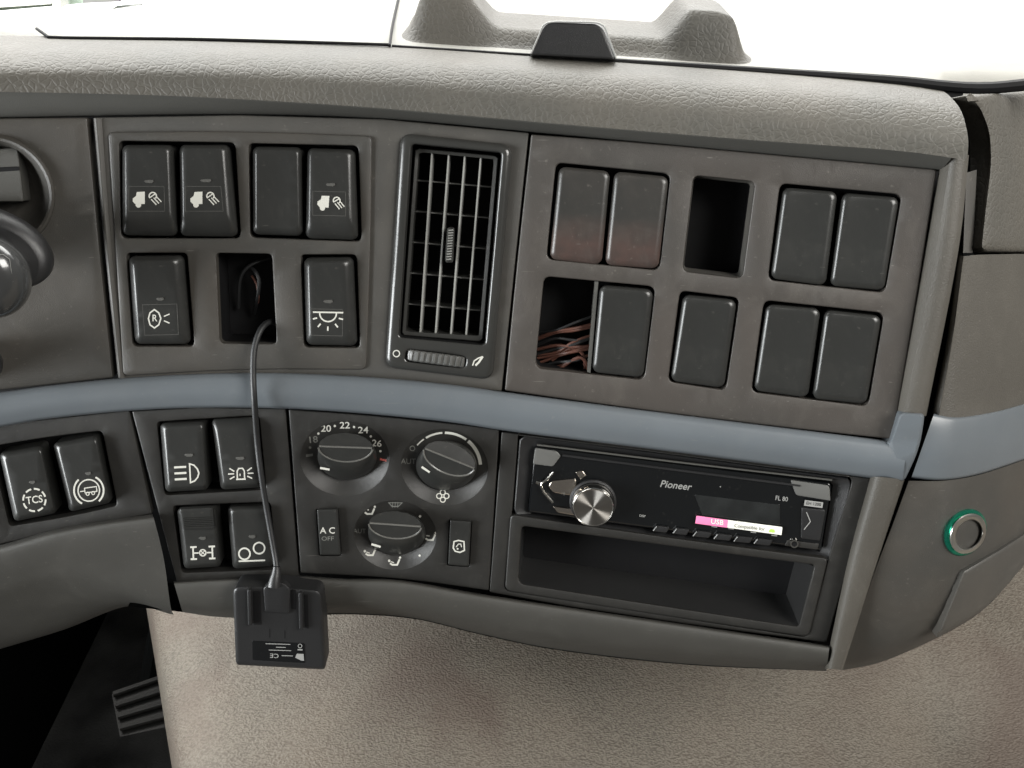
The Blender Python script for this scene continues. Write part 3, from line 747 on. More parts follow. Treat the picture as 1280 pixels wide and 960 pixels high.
t, h, Q = rocker('rocker switch with front lamp and three beams symbol below the trim band', [(200, 529), (256, 526), (261, 612), (207, 615)], (6, 5, 7, 7), 6, 1, base=lz, group=GC, rad=6)
i = Ink(h, 234, 591, -3)
for k in range(3): i.line([(-16, -7.5+k*7.5), (-1, -7.5+k*7.5)], 2.6)
i.line([(3.5, -11), (9, -9), (13, -4), (14.5, 1), (13, 6), (9, 10.5), (3.5, 12.5)], 1.8, True); i.done('symbol', 'ink', t); lens(t, h, 236, 569, 12)
t, h, Q = rocker('rocker switch with flashing beacon symbol, tilted, behind the cable', [(264, 524), (321, 521), (329, 609), (276, 612)], (6, 5, 17, 7), 6.5, 1, base=lz, group=GC, rad=6)
i = Ink(h, 301, 592, -2); i.line([(-6, 7), (6, 7)], 1.8); i.line([(-4.5, 6), (-4.5, -3), (-2.5, -6.5), (2.5, -6.5), (4.5, -3), (4.5, 6)], 1.6)
for sx in (-1, 1):
    for (a, b, c, d) in ((8, -3, 14, -7), (8.5, 0, 16, 0), (8, 3.5, 14, 6.5)): i.line([(sx*a, b), (sx*c, d)], 1.6)
i.line([(-1, 0), (-1, 3)], 1.2); i.done('symbol', 'ink', t); lens(t, h, 300, 573, 12)
t, h, Q = rocker('rocker switch with ribbed slider over an axle lock symbol', [(221, 635), (270, 632), (277, 708), (230, 711)], (6, 5, 6, 6), 5.5, 0, base=lz, group=GC, rad=6)
plate('slider', 'rock', t, rpoly([(224, 636), (266, 634), (269, 661), (229, 662)], 3, seg=14), h=lambda x, y: h(x, y)+2.2, bev=1.5, bz=.8, thick=2, step=10)
for k in range(6):
    y = 648+k*2.2; tube('grip_rib', 'rock', t, [P(229+k*.3, y+.3, h(230, y)+2.5), P(266.5+k*.3, y-1, h(266, y)+2.5)], .00045, 6)
i = Ink(h, 253.5, 691, -2)
for sx in (-1, 1):
    i.line([(sx*12, -6.5), (sx*12, 6.5)], 2); i.line([(sx*15.5, -7.5), (sx*7.5, -7.5)], 2.2); i.line([(sx*15.5, 7.5), (sx*7.5, 7.5)], 2.2); i.line([(sx*12, 0), (sx*5, 0)], 1.8)
i.arc(0, 0, 4, 0, 360, 1.5, 12); i.line([(-3, -3), (3, 3)], 1.1); i.line([(-3, 3), (3, -3)], 1.1); i.done('symbol', 'ink', t); lens(t, h, 253, 673, 10)
t, h, Q = rocker('rocker switch with two wheels, one lifted, over a line, beside the cable', [(284, 633), (336, 631), (343, 707), (291, 711)], (6, 5, 7, 7), 6, .5, base=lz, group=GC, rad=6)
i = Ink(h, 314, 690, -2); i.arc(-8.5, 2, 7, 0, 360, 2, 20); i.arc(10, -4.5, 7, 0, 360, 2, 20); i.line([(-16, 11), (17, 11)], 1.9); i.done('symbol', 'ink', t); lens(t, h, 315, 671, 10)

# ================================================================== AIR VENT
vt = thing('air_vent', 'tall dashboard air vent with upright slats and a thumbwheel below', 'air vent', P(560, 320, 0))
OP = rpoly([(515, 180), (627, 191), (606, 431), (499, 421)], 5)
WH = rpoly([(508, 436), (583, 446), (581, 460), (506, 451)], 6)
plate('vent_frame', 'vent', vt, VOo, [OP, WH], h=lambda x, y: 4.0, bev=7, bz=3.2, thick=4, hbev=3, hz=1.6, hdepth=4, step=16)
pit('vent_duct', 'black', vt, OP, 4, 34); pit('wheel_well', 'black', vt, WH, 4, 8)
OPi = inset(OP, 3.5); GI = inset(OP, 8)
b0 = rpoly([(519, 185), (623, 195), (603, 427), (502, 419)], 3); b1 = rpoly([(523.5, 190), (617.5, 199), (598.5, 420), (507, 414.5)], 2)
bn = 60
def samp(o, n): 
    r = crs(o+[o[0]], n+1)[:n]; return r
A_, B_ = samp(b0, 72), samp(b1, 72)
mb = MB(); rg = [mb.add([P(x, y, -2, -12) for x, y in A_]), mb.add([P(x, y, -1.5) for x, y in A_]), mb.add([P(x, y, -1) for x, y in inset(A_, 1)]), mb.add([P(x, y, -1.6) for x, y in B_]), mb.add([P(x, y, -2, -12) for x, y in B_])]
for a, b in zip(rg, rg[1:]): mb.bridge(a, b)
mb.build('grille_border', 'vent', vt)
tops = [(521, 187), (540, 189), (561, 191), (581, 193), (601, 195), (620, 197)]; bots = [(504, 418), (525, 420), (544, 422), (563, 424), (582, 425), (601, 427)]
for (x0, y0), (x1, y1) in list(zip(tops, bots))[1:5]:
    mb = MB(); hw = 1.0
    fr = [(x0-hw, y0), (x0+hw, y0), (x1+hw, y1), (x1-hw, y1)]
    a = mb.add([P(x, y, -2.6) for x, y in fr]); b = mb.add([P(x, y, -2.6, -13) for x, y in fr]); mb.bridge(a, b); mb.fan(a); mb.fan(b)
    mb.build('slat', 'slat', vt, smooth=False)
for k in range(5):
    y = 225.5+38.6*k; xl = 520-k*2.9; xr = 620-k*3.2
    mb = MB(); fr = [(xl, y-1), (xr, y+8), (xr, y+9.6), (xl, y+.6)]
    a = mb.add([P(x, yy, -11) for x, yy in fr]); b = mb.add([P(x, yy, -11, -14) for x, yy in fr]); mb.bridge(a, b); mb.fan(a)
    mb.build('cross_fin', 'finm', vt, smooth=False)
# finger tab
tb = rpoly([(559, 284), (568, 284), (566, 329), (556, 328)], 4, seg=8)
tabo = stack('slat_tab', 'vent', vt, [(tb, -2, -6), (tb, 1, 0), (inset(tb, 1), 2.4, 0), (inset(tb, 2.4), 3, 0)])
for k in range(12):
    y = 288+k*3.3; c = 563.8-k*.24; tube('tab_rib', 'slat', tabo, [P(c-3.2, y, 3.0), P(c+3, y-.6, 3.0)], .00035, 5)
# thumbwheel
mb = MB(); rows = []
for j in range(81):
    s = j/80; x = 509+s*72; cy = 443.5+s*9.5; bulge = 5.2*math.sqrt(max(0, 1-(2*s-1)**2*.92)); rib = .5 if (j//4) % 2 else -.3
    rows.append([P(x+dx, cy+dy, 1.2+(bulge+rib)*k_) for dx, dy, k_ in ((1, -7, .55), (.6, -5.5, .9), (0, -2, 1), (-.4, 2, 1), (-.8, 5.5, .9), (-1, 7, .5))])
mb.grid(rows); mb.build('thumbwheel', 'wheelm', vt, sharp=30)
i = Ink(4, 495.5, 442); i.arc(0, 0, 4, 0, 360, 1.3, 18); i.done('closed_mark', 'ink', vt)
i = Ink(4, 597.5, 451, -35); i.line([(-9, 1), (-4, -2.6), (2, -2.5), (8, -1)], 1.6); i.line([(-6, 3), (0, 2), (8, -1)], 2.6); i.done('open_mark', 'ink', vt)

# ================================================================== CLIMATE PANEL
cl = thing('climate_panel', 'heater control panel with three round knobs and two slim push buttons', 'climate controls', P(495, 620, 0))
DI = [(431, 573, 55, 46.5, 2), (555.5, 584, 54, 47, 8), (494, 669, 51, 43, 4)]
holes = [ell(*d) for d in DI]
ACo = rpoly([(395, 636), (423, 635), (427, 695), (399, 695)], 2.5, seg=12); RCo = rpoly([(561.5, 649), (590, 651), (587, 709), (559, 707)], 2.5, seg=12)
plate('fascia', 'lower', cl, rpoly([(361, 512), (450, 518), (560, 529), (624, 537), (611, 738), (500, 722), (376, 716)], [2, 90, 90, 2, 2, 90, 2]), holes+[ACo, RCo], h=-1, bev=1.5, bz=.7, hbev=.8, hz=.3, hdepth=.4, step=16)
pit('button_well', 'black', cl, ACo, -1, 8); pit('button_well', 'black', cl, RCo, -1, 8)
def dial(k, kc, base, cap, rot, pointer):
    cx, cy, rx, ry, ro = DI[k]; hin = -6.5; inn = .60
    def bh(u, v):
        c, s = math.cos(R_(-ro)), math.sin(R_(-ro)); x, y = u-cx, v-cy; X = (x*c-y*s)/rx; Y = (x*s+y*c)/ry; r = math.hypot(X, Y)
        return -1.3+(hin+1.3)*min(1, max(0, (1-r)/(1-inn)))
    d = stack('dial_bowl', 'lower', cl, [(ell(cx, cy, rx*f, ry*f, ro), -1.3+(hin+1.3)*(1-f)/(1-inn) if f > inn else hin, 0) for f in (1.012, 1, .9, .8, .7, inn)], sharp=30)
    B = ell(*base, 0, 56); C = ell(cap[0], cap[1], cap[2], cap[3], cap[4], 56)
    # start the cap ring at the same angle as the base ring
    sh = int(round(cap[4]/360*56)) % 56; C = C[-sh:]+C[:-sh] if sh else C
    mb = MB(); last = mb.add([P(x, y, hin-1) for x, y in B])
    Hk = 9.5
    cr, sr = math.cos(R_(-cap[4])), math.sin(R_(-cap[4]))
    def kh(u, v):
        x, y = u-cap[0], v-cap[1]; Y = (x*sr+y*cr)/cap[3]
        if kc == 'dark': return Hk+(1.8*max(0, 1-abs(Y+.05)*6) if Y < -.05 else 1.8-2.6*min(1, (Y+.05)/.5))-1.5*max(0, -Y-.2)
        return Hk+(4.2-(4.0 if cap[4] > 10 else 6.2)*abs(Y) if Y < 0 else 4.2-3.2*Y)
    for a, z in ((0, 0), (.02, .25), (.2, .5), (.45, .75), (.7, .91), (.88, .975), (.96, .995), (1, 1.0)):
        pts = [(b[0]*(1-a)+c[0]*a, b[1]*(1-a)+c[1]*a) for b, c in zip(B, C)]
        last2 = mb.add([P(u, v, hin+(kh(u, v)-hin)*z if z else hin-1) for u, v in pts]); mb.bridge(last, last2); last = last2
    # cap in strips across the ridge
    co, so = math.cos(R_(cap[4])), math.sin(R_(cap[4])); grows = []
    for Y in (-.999, -.9, -.7, -.4, -.1, -.045, 0.0, .05, .3, .6, .85, .999):
        X1 = math.sqrt(1-Y*Y); row = []
        for k_ in range(13):
            X = (-1+2*k_/12)*X1; x = X*cap[2]; y = Y*cap[3]; row.append((cap[0]+x*co-y*so, cap[1]+x*so+y*co))
        grows.append([P(u, v, kh(u, v)+.05) for u, v in row])
    mb.grid(grows)
    KN = []
    KN.append(([(-.97, 0), (-.5, 0), (0, 0), (.5, 0), (.97, 0)], .15)); KN.append(([(math.cos(R_(t_)), math.sin(R_(t_))) for t_ in range(5, 180, 10)], -.1))
    kn = mb.build('knob', 'rock', cl, sharp=24)
    for pl_, off in KN:
        pp = []
        for X, Y in pl_:
            x, y = X*cap[2], Y*cap[3]; u, v = cap[0]+x*co-y*so, cap[1]+x*so+y*co; pp.append(P(u, v, kh(u, v)+off))
        tube('grip_highlight', 'knobhilite', kn, pp, .0006, 6)  # highlight along ridge and lip, put into the tube's pale colour
    # pointer print on the skirt
    px, py, pr, pl = pointer
    def skirt(u, v):   # nearest height on knob skirt
        best = None
        for a, z in ((.02, .25), (.2, .5), (.45, .75), (.7, .91), (.88, .975), (1, 1)):
            for b, c in zip(B, C):
                x = b[0]*(1-a)+c[0]*a; y = b[1]*(1-a)+c[1]*a; dd = (x-u)**2+(y-v)**2
                if best is None or dd < best[0]: best = (dd, hin+(kh(x, y)-hin)*z)
        return best[1]
    hh = max(skirt(px-pl/2, py), skirt(px, py), skirt(px+pl/2, py))+.3
    i = Ink(hh, px, py, pr); i.poly([(-pl/2, -1.5), (pl/2, -1.2), (pl/2, 1.3), (-pl/2, 1.2)])
    i.done('pointer', 'ink', kn)
    return bh, d
bh1, d1 = dial(0, 'l', (434, 571, 37, 29), (432, 559, 34, 18, 2), 3, (406, 586, 9, 12))
bh2, d2 = dial(1, 'l', (558, 582, 38, 31), (562, 573, 34, 19, 22), 20, (532, 587, 33, 12))
bh3, d3 = dial(2, 'l', (496, 666, 36, 27), (494, 656, 33, 17, 4), 3, (470, 682, 15, 12))
i = Ink(bh1)
for tx, x, y in (('20', 407.5, 536), ('22', 431, 532), ('24', 454, 538)): i.text(tx, x, y, 11.5, 1.15, .012)
i.text('26', 471, 554.5, 11.5, 1.1, .012, 6)
for x, y in ((398, 542), (418.5, 532.5), (442.5, 533.8), (463.5, 545.5), (475.5, 564)): i.dot(x, y, 1.5)
i.done('scale_print', 'ink', d1)
i = Ink(bh1); i.text('18', 391, 550, 11.5, 1.15, .012, -6); i.dot(387.6, 559.5, 1.6); i.poly([(382.5, 568), (391, 567), (391, 570), (382.5, 571.3)]); i.done('scale_print', 'inkd', d1)
i = Ink(bh1); i.poly([(475, 572.5), (483, 574.5), (483, 577), (475, 575)]); i.done('hot_mark', 'inkr', d1)
i = Ink(bh2); cx, cy = 556, 583
def arcp(a0, a1, w): 
    return [(cx+44.5*math.cos(R_(a0+(a1-a0)*k/10)), cy+42*math.sin(R_(a0+(a1-a0)*k/10))) for k in range(11)]
for a0, a1, w in ((219, 234, 1.6), (238, 266, 2.4), (270, 307, 3), (311, 357, 4.2)): i.line(arcp(a0, a1, w), w)
ci = Ink(bh2); 
for dx, dy in ((0, -4.6), (0, 4.6), (-4.6, 0), (4.6, 0)): i.arc(553.5+dx, 620+dy, 3.2, 0, 360, 1.2, 12)
i.done('scale_print', 'ink', d2)
i = Ink(bh2); i.arc(515.5, 560.5, 3, 0, 360, 1, 14); i.text('AUT', 510.5, 577, 9.5, 1, .0, 0); i.done('scale_print', 'inkd', d2)
i = Ink(bh3)
def seat(cx, cy, sx=1, foot=0):
    i.line([(cx-6*sx, cy+2), (cx-3*sx, cy+4), (cx+3*sx, cy+4), (cx+6*sx, cy-3)], 2.2); i.dot(cx+6.5*sx, cy-5, 1.4)
    if foot: i.dot(cx-7*sx, cy-1, 1.6); i.line([(cx-5*sx, cy), (cx-1*sx, cy+1.5)], 1.2)
    else: i.line([(cx-5*sx, cy-1.5), (cx-1*sx, cy-1)], 1.2)
seat(462, 638.5); seat(463, 690, 1, 1); seat(493.5, 702, 1, 1); seat(538, 671); i.dot(525, 645.5, 1.6); i.dot(524.5, 694.5, 1.4)
i.done('airflow_print', 'ink', d3)
i = Ink(bh3); i.line([(486, 628.5), (502.5, 628.5), (498, 633), (490, 633)], 1.1, True)
for k in range(3): i.line([(491+k*3.2, 627.5), (490.5+k*3.2, 634.5)], .8)
i.text('AUT', 449.5, 664, 8, 1, 0); i.done('airflow_print', 'inkd', d3)
def pbutton(o, lab, rest):
    st = stack('push_button', 'rock', cl, [(inset(o, 1), -1, -7), (inset(o, 1), 1.5, 0), (inset(o, 1.5), 2.6, 0), (inset(o, 3), 3, 0)])
    i = Ink(3.0); rest(i); i.done('symbol', 'ink', st); return st
b1_ = pbutton(ACo, 'AC', lambda i: i.text('A C', 409.5, 663.5, 11, 1.05, .008))
i = Ink(3.0); i.text('OFF', 409.5, 673.5, 7.5, 1.2, 0); i.done('symbol', 'inkd', b1_)
def rc(i):
    i.line([(567.5, 677), (573, 675.5), (580, 677), (580.5, 688), (575, 690.5), (569, 689), (566.5, 685)], 1.7, True); i.line([(570, 684), (573, 680), (576, 680), (577, 684)], 1.1); i.dot(572, 686, 1.2)
pbutton(RCo, '', rc)

# ================================================================== RADIO HOUSING, RADIO AND POCKET
rh = thing('radio_bezel', 'dark bezel plate around the car stereo and open storage pocket', 'bezel', P(850, 670, 0))
RO = rpoly([(648, 541), (1067, 596), (1047, 704), (850, 677), (640, 644)], [5, 8, 10, 90, 4])
PO = rpoly([(637, 645), (850, 675), (1036, 701), (1011, 798), (630, 739)], [6, 90, 6, 8, 8])
both = rpoly([(648, 541), (1067, 596), (1034, 702), (1010, 797), (630, 738), (640, 644)], [5, 10, 50, 8, 8, 50])
plate('bezel', 'lower', rh, rpoly([(627, 540), (800, 561), (960, 582), (1088, 598), (1062, 700), (1033, 803), (860, 780), (712, 758), (612, 740)], 2), [both], h=-1, bev=1.5, bz=.7, hbev=1.3, hz=.6, hdepth=6)
pit('bezel_cavity', 'black', rh, both, -1, 28)
# radio
rd = thing('car_stereo', 'glossy black single slot car stereo with round silver knob and pink white sticker', 'car stereo', P(850, 620, 0))
# recessed surround sleeve
SO = rpoly([(650, 544), (1065, 599), (1045, 703), (642, 644)], 6); SI = rpoly([(668, 556), (1042, 602), (1027, 691), (659, 641)], 5)
mb = MB(); a_, b_ = samp(SO, 96), samp(SI, 96)
rg = [mb.add([P(x, y, -3, -10) for x, y in a_]), mb.add([P(x, y, -2) for x, y in a_]), mb.add([P(x, y, -1.4) for x, y in inset(a_, 1.5)]), mb.add([P(x, y, -5) for x, y in b_]), mb.add([P(x, y, -6, -10) for x, y in b_])]
for a, b in zip(rg, rg[1:]): mb.bridge(a, b)
mb.build('mounting_sleeve', 'satb', rd)
tube('sleeve_lip', 'under', rd, [P(x, y, -1.6) for x, y in crs([(671, 556), (850, 578), (1040, 600)], 24)], .0006, 6)
RF = rpoly([(668, 558), (1040, 604), (1026, 688), (660, 640)], [4, 6, 4, 4])
rf = plate('faceplate', 'gloss', rd, RF, h=0, bev=2.5, bz=1.6, thick=8, step=20)
tube('glare_edge', 'satb', rd, [P(x, y, .6) for x, y in crs([(703, 569), (850, 588), (1000, 607)], 24)], .0008, 6)
plate('corner_chamfer', 'cham', rd, rpoly([(669, 560), (696, 564), (701, 570), (691, 583), (666, 580)], 2, seg=10), h=.9, bev=1, bz=.5, thick=.8, step=10)
plate('corner_chamfer', 'cham', rd, rpoly([(988, 600), (1037, 607), (1038, 626), (995, 619)], [2, 5, 1, 3], seg=10), h=.9, bev=1, bz=.5, thick=.8, step=10)
plate('display', 'glossd', rd, rpoly([(868, 618), (975, 631), (975, 665), (880, 650)], 2), h=.35, bev=.6, bz=.2, thick=.3)
# silver side keys
plate('side_key', 'dkchrome', rd, rpoly([(689, 601), (720, 598), (722, 621), (692, 616), (685, 608)], 3, seg=8), h=1.6, bev=1.5, bz=.8, thick=1.4, step=8)
plate('side_key', 'dkchrome', rd, rpoly([(691, 633), (722, 637), (727, 646), (697, 641)], 2, seg=8), h=1.6, bev=1.4, bz=.7, thick=1.4, step=8)
tube('key_edge', 'chrome', rd, [P(x, y, 2.2) for x, y in crs([(692, 590), (684, 599), (677, 605), (679, 614), (691, 628)], 20)], .0008, 8)
tube('key_edge', 'chrome', rd, [P(x, y, 1) for x, y in ((670, 602.5), (674, 604))], .0009, 8)
plate('source_button', 'dkchrome', rd, rpoly([(719, 590), (728, 588), (733, 594), (726, 600)], 2, seg=6), h=1.4, bev=1, bz=.5, thick=1.2, step=6)
i = Ink(2.0); i.text('/ ||', 704, 617, 4, 1, 0); i.done('key_print', 'inkd', rd)
# knob (built upright in its own frame so its spun face has a real axis)
kc = P(741, 626, 0); kn_n = NRM(741, 626); 
mb = MB(); rad = .0126; prof_ = [(rad*1.0, 0), (rad*1.0, .008), (rad*.98, .0098), (rad*.93, .0104), (rad*.90, .0102)]
def lathe(prof, n=64, capm=None):
    mb = MB(); last = None
    for r, z in prof:
        ring = mb.add([Vector((r*math.cos(2*math.pi*k/n), r*math.sin(2*math.pi*k/n), z)) for k in range(n)])
        if last: mb.bridge(last, ring)
        last = ring
    return mb, last
def place(mb, name, m, parent, loc, nrm, sharp=40):
    me = bpy.data.meshes.new(name); me.from_pydata(mb.v, [], mb.f); me.materials.append(M[m])
    for p in me.polygons: p.use_smooth = True
    me.set_sharp_from_angle(angle=R_(sharp))
    o = bpy.data.objects.new(name, me); COL.objects.link(o); o.parent = parent
    o.location = loc-ORG[parent.name]; o.rotation_euler = nrm.to_track_quat('Z', 'Y').to_euler(); ORG[o.name] = Vector(loc); return o
mk, last = lathe(prof_); vk = place(mk, 'volume_knob', 'chrome', rd, kc, kn_n)
mk, last = lathe([(rad*.90, .0102), (rad*.6, .0103), (rad*.3, .0104), (rad*.004, .0105)]); mk.fan(last)
o = place(mk, 'knob_face', 'spun', rd, kc, kn_n)
mk, last = lathe([(rad*1.12, 0), (rad*1.12, .002), (rad*1.02, .0025)]); place(mk, 'knob_collar', 'satb', rd, kc, kn_n)
# small keys along the bottom
for k, (x, y, ww) in enumerate(((820, 657, 17), (845, 660, 17), (870, 663.5, 20), (896, 667, 20), (921, 670, 20), (946, 673, 20))):
    plate('preset_key', 'satb', rd, rpoly([(x, y), (x+ww, y+2.2), (x+ww-4, y+9), (x-4, y+7)], 1.5, seg=8), h=1.5, bev=1, bz=.5, thick=1.2, step=9)
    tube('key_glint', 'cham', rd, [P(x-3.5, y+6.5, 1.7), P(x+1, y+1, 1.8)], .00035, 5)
i = Ink(.3); i.text('Pioneer', 845, 607, 12.5, 1.0, .012, 6.5, .25); i.done('maker_lettering', 'grey', rd)
i = Ink(.3); i.text('FL 80', 977, 623.5, 8, .9, .006, 7); i.done('model_print', 'grey', rd)
i = Ink(.3); i.text('DISP', 803, 645, 4, 1, .02, 7); i.done('key_print', 'grey', rd)
i = Ink(.3); i.dot(900.5, 608.5, .8); i.done('status_lamp', 'grey', rd)
for x, y in ((893, 658.5), (914, 661), (942, 665.5), (968, 669.5)):
    i = Ink(.3); i.poly([(x-3.5, y-1), (x+3.5, y-.2), (x+3.3, y+1), (x-3.6, y+.2)]); i.done('key_mark', 'grey', rd)
i = Ink(1.6); i.poly([(1006, 625), (1029, 628), (1028, 635), (1005, 632)]); i.done('badge', 'grey', rd)
i = Ink(1.75); i.text('EH 1200', 1017, 630, 5.6, .95, .0, 7); i.done('badge_print', 'satb', rd)
plate('eject_key', 'satb', rd, rpoly([(1002, 634), (1032, 638), (1025, 676), (1001, 673)], 2, seg=10), h=.9, bev=1, bz=.5, thick=.8, step=9)
i = Ink(1.0, 1011, 652); i.line([(-3, -12), (2, 0), (-6, 10)], 1.1); i.done('arrow_print', 'grey', rd)
plate('socket_panel', 'lower', rd, rpoly([(984, 675), (1024, 680), (1022, 687), (981, 682)], 1, seg=10), h=.7, bev=.6, bz=.3, thick=.6, step=9)
stack('aux_socket', 'chrome', rd, [(ell(993, 680, 5.5, 5.2, 0, 24), .2, 0), (ell(993, 680, 5.2, 5, 0, 24), 1.6, 0), (ell(993, 680, 3.6, 3.4, 0, 24), 1.6, 0), (ell(993, 680, 3.3, 3.1, 0, 24), -1, 0)], cap=False)
stack('socket_hole', 'black', rd, [(ell(993, 680, 3.5, 3.3, 0, 24), 1.2, 0), (ell(993, 680, 2, 2, 0, 24), 1.1, 0)])
# sticker
stk = plate('sticker', 'white', rd, rpoly([(871, 645), (978, 659), (977, 669), (869.5, 654)], .8, seg=12), h=2.1, bev=.3, bz=.1, thick=.3, step=14)
plate('sticker_end', 'pink', stk, rpoly([(870.6, 644.6), (910, 650), (909, 659.7), (869, 654.3)], .8, seg=12), h=2.25, bev=.2, bz=.1, thick=.05, step=14)
i = Ink(2.3); i.text('USB', 896.5, 652.8, 8.5, 1.1, .012, 7); i.done('sticker_print', 'white', stk)
i = Ink(2.2); i.text('Compatible for', 937, 659.3, 6.6, .95, 0, 7); i.done('sticker_print', 'inkd', stk)
i = Ink(2.2, 965, 663.5, 7); i.poly([(-3.5, 2), (-3.5, 0), (-2, -2), (2, -2), (3.5, 0), (3.5, 2)]); i.done('sticker_mark', 'green', stk)
# pocket
pk = thing('storage_pocket', 'empty open black storage pocket below the car stereo', 'storage tray', P(830, 720, 0))
PIo = rpoly([(652, 657), (850, 684), (1018, 706), (998, 783), (820, 756), (648, 729)], [6, 90, 4, 4, 90, 8])
po = plate('pocket_frame', 'lower', pk, rpoly([(638, 643), (850, 674), (1035, 698), (1011, 796), (820, 768), (631, 738)], [6, 90, 6, 8, 90, 8]), [PIo], h=.5, bev=2, bz=1, thick=5, hbev=2.5, hz=1.4, hdepth=1)
# tapering walls with the back panel set deep
mb = MB(); fr = samp(rpoly([(652, 657), (1018, 706), (998, 783), (648, 729)], 3), 80)
bk = samp(rpoly([(658, 660), (1002, 706), (986, 768), (654, 718)], 2), 80)
a = mb.add([P(x, y, -.8) for x, y in fr]); b = mb.add([P(x, y, -.8, -50) for x, y in bk]); mb.bridge(a, b); mb.fan(b)
mb.build('pocket_well', 'deep', pk, sharp=25)

# ================================================================== END PANEL (right)
ep = thing('dashboard_end_panel', 'curved right hand end panel of the dashboard with pad, trim and flap', 'end panel', P(1215, 500, 0, 0, dE))
plate('end_pad', 'pad', ep, rpoly([(1204, 119), (1290, 114), (1420, 104), (1420, 316), (1223, 315), (1230, 250), (1236, 205), (1234, 165), (1223, 138), (1215, 128)], [5, 60, 1, 1, 10, 60, 60, 40, 30, 20], 8), h=lambda x, y: 3-max(0, x-1290)*.06, bev=8, bz=6, thick=9, S=dE, step=14)
loft('inner_strip', 'panel', ep, [([(1207, 216), (1203, 316)], -16), ([(1208, 216), (1204, 316)], -8), ([(1221, 212), (1216, 316)], -8)], 12, 2, dE)
loft('side_panel', 'side', ep, [([(1197, 318), (1184, 420), (1165, 518)], -14), ([(1198, 319), (1185, 420), (1166, 518)], -2.5), ([(1204, 320), (1191, 420), (1173, 520)], 2.6), ([(1208, 320), (1195, 420), (1178, 521)], 2.7), ([(1240, 318), (1230, 420), (1215, 522)], 2.5), ([(1400, 316), (1400, 420), (1400, 500)], 0)], 40, 5, dE)
mb = MB(); mb.grid([[P(x, y, h, 0, dE) for x, y in ((1197, 318.5), (1250, 316.5), (1320, 316), (1400, 316))] for h in (-16, 2.4)]); mb.build('side_panel_ledge', 'side', ep)
TR1 = [(1168, 516), (1198, 520), (1241, 514), (1280, 504), (1400, 470)]; TR2 = [(1139, 598), (1178, 601), (1218, 595), (1257, 583), (1280, 575), (1400, 535)]
strip('trim_piece', 'blue', ep, TR1, TR2, [(0, -6), (.02, 2.5), (.1, 5), (.3, 6.5), (.6, 7), (.9, 5), (.98, 3), (1, -8)], 40, dE)
mb = MB(); c = list(zip(crs([(1168, 516), (1158, 560), (1139, 598)], 14), [2.5, 4, 5, 6, 6.5, 6.8, 7, 7, 7, 6.5, 6, 5, 4, 3]))
mb.grid([[P(x-.4, y, -14, 0, dE) for (x, y), h in c], [P(x-.2, y, h-.3, 0, dE) for (x, y), h in c]]); mb.build('trim_piece_edge', 'blue', ep)
LPo = [(1136, 600), (1178, 600), (1218, 594), (1257, 582), (1280, 574), (1400, 535), (1400, 590)]
FL = rpoly([(1204, 713), (1240, 692), (1280, 667), (1400, 590), (1400, 700), (1285, 700), (1225, 768), (1168, 803)], [3, 90, 90, 1, 1, 60, 60, 3])
low = [(1052, 838), (1100, 828), (1166, 800), (1222, 768), (1262, 728), (1290, 690), (1400, 600)]
RC_ = (1209, 667)
loft('lower_end_panel', 'plate', ep, [
    ([(1136, 601), (1178, 601), (1218, 595), (1257, 583), (1280, 575), (1400, 535)], 1),
    ([(1118, 650), (1165, 655), (1210, 652), (1250, 638), (1280, 622), (1400, 560)], 1.5),
    ([(1095, 710), (1140, 716), (1190, 710), (1240, 690), (1275, 665), (1400, 575)], 1),
    ([(1070, 778), (1120, 778), (1180, 760), (1235, 725), (1275, 686), (1400, 590)], -4),
    ([(1056, 822), (1105, 815), (1172, 788), (1228, 755), (1268, 716), (1400, 600)], -14),
    (low, -30)], 60, 5, dE)
mb = MB(); e = crs([(1136, 600), (1095, 710), (1052, 838)], 20)
mb.grid([[P(x-.2, y, -24, 0, dE) for x, y in e], [P(x, y, h, 0, dE) for (x, y), h in zip(e, [1, 1.2, 1.3, 1.4, 1.5, 1.5, 1.4, 1.3, 1.2, 1, .5, 0, -1, -2, -4, -6, -9, -13, -19, -27])]]); mb.build('panel_edge', 'plate', ep)
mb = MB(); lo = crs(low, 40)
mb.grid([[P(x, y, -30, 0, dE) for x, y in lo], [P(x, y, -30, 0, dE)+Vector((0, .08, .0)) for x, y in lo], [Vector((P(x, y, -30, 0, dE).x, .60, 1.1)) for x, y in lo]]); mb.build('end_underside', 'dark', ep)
def lh(x, y):   # follow the lower end panel
    t = max(0, (y-715+(x-1190)*.62)/90); return 1.2-2*t-14*t*t
flap = rpoly([(1204, 714), (1228, 700), (1255, 684), (1284, 665), (1340, 625), (1340, 650), (1285, 700), (1258, 733), (1225, 764), (1170, 798)], [3, 60, 60, 60, 1, 1, 60, 60, 60, 4])
plate('flap', 'panel', ep, flap, h=lambda x, y: lh(x, y)+5, bev=5, bz=2.2, thick=9, S=dE, step=14)
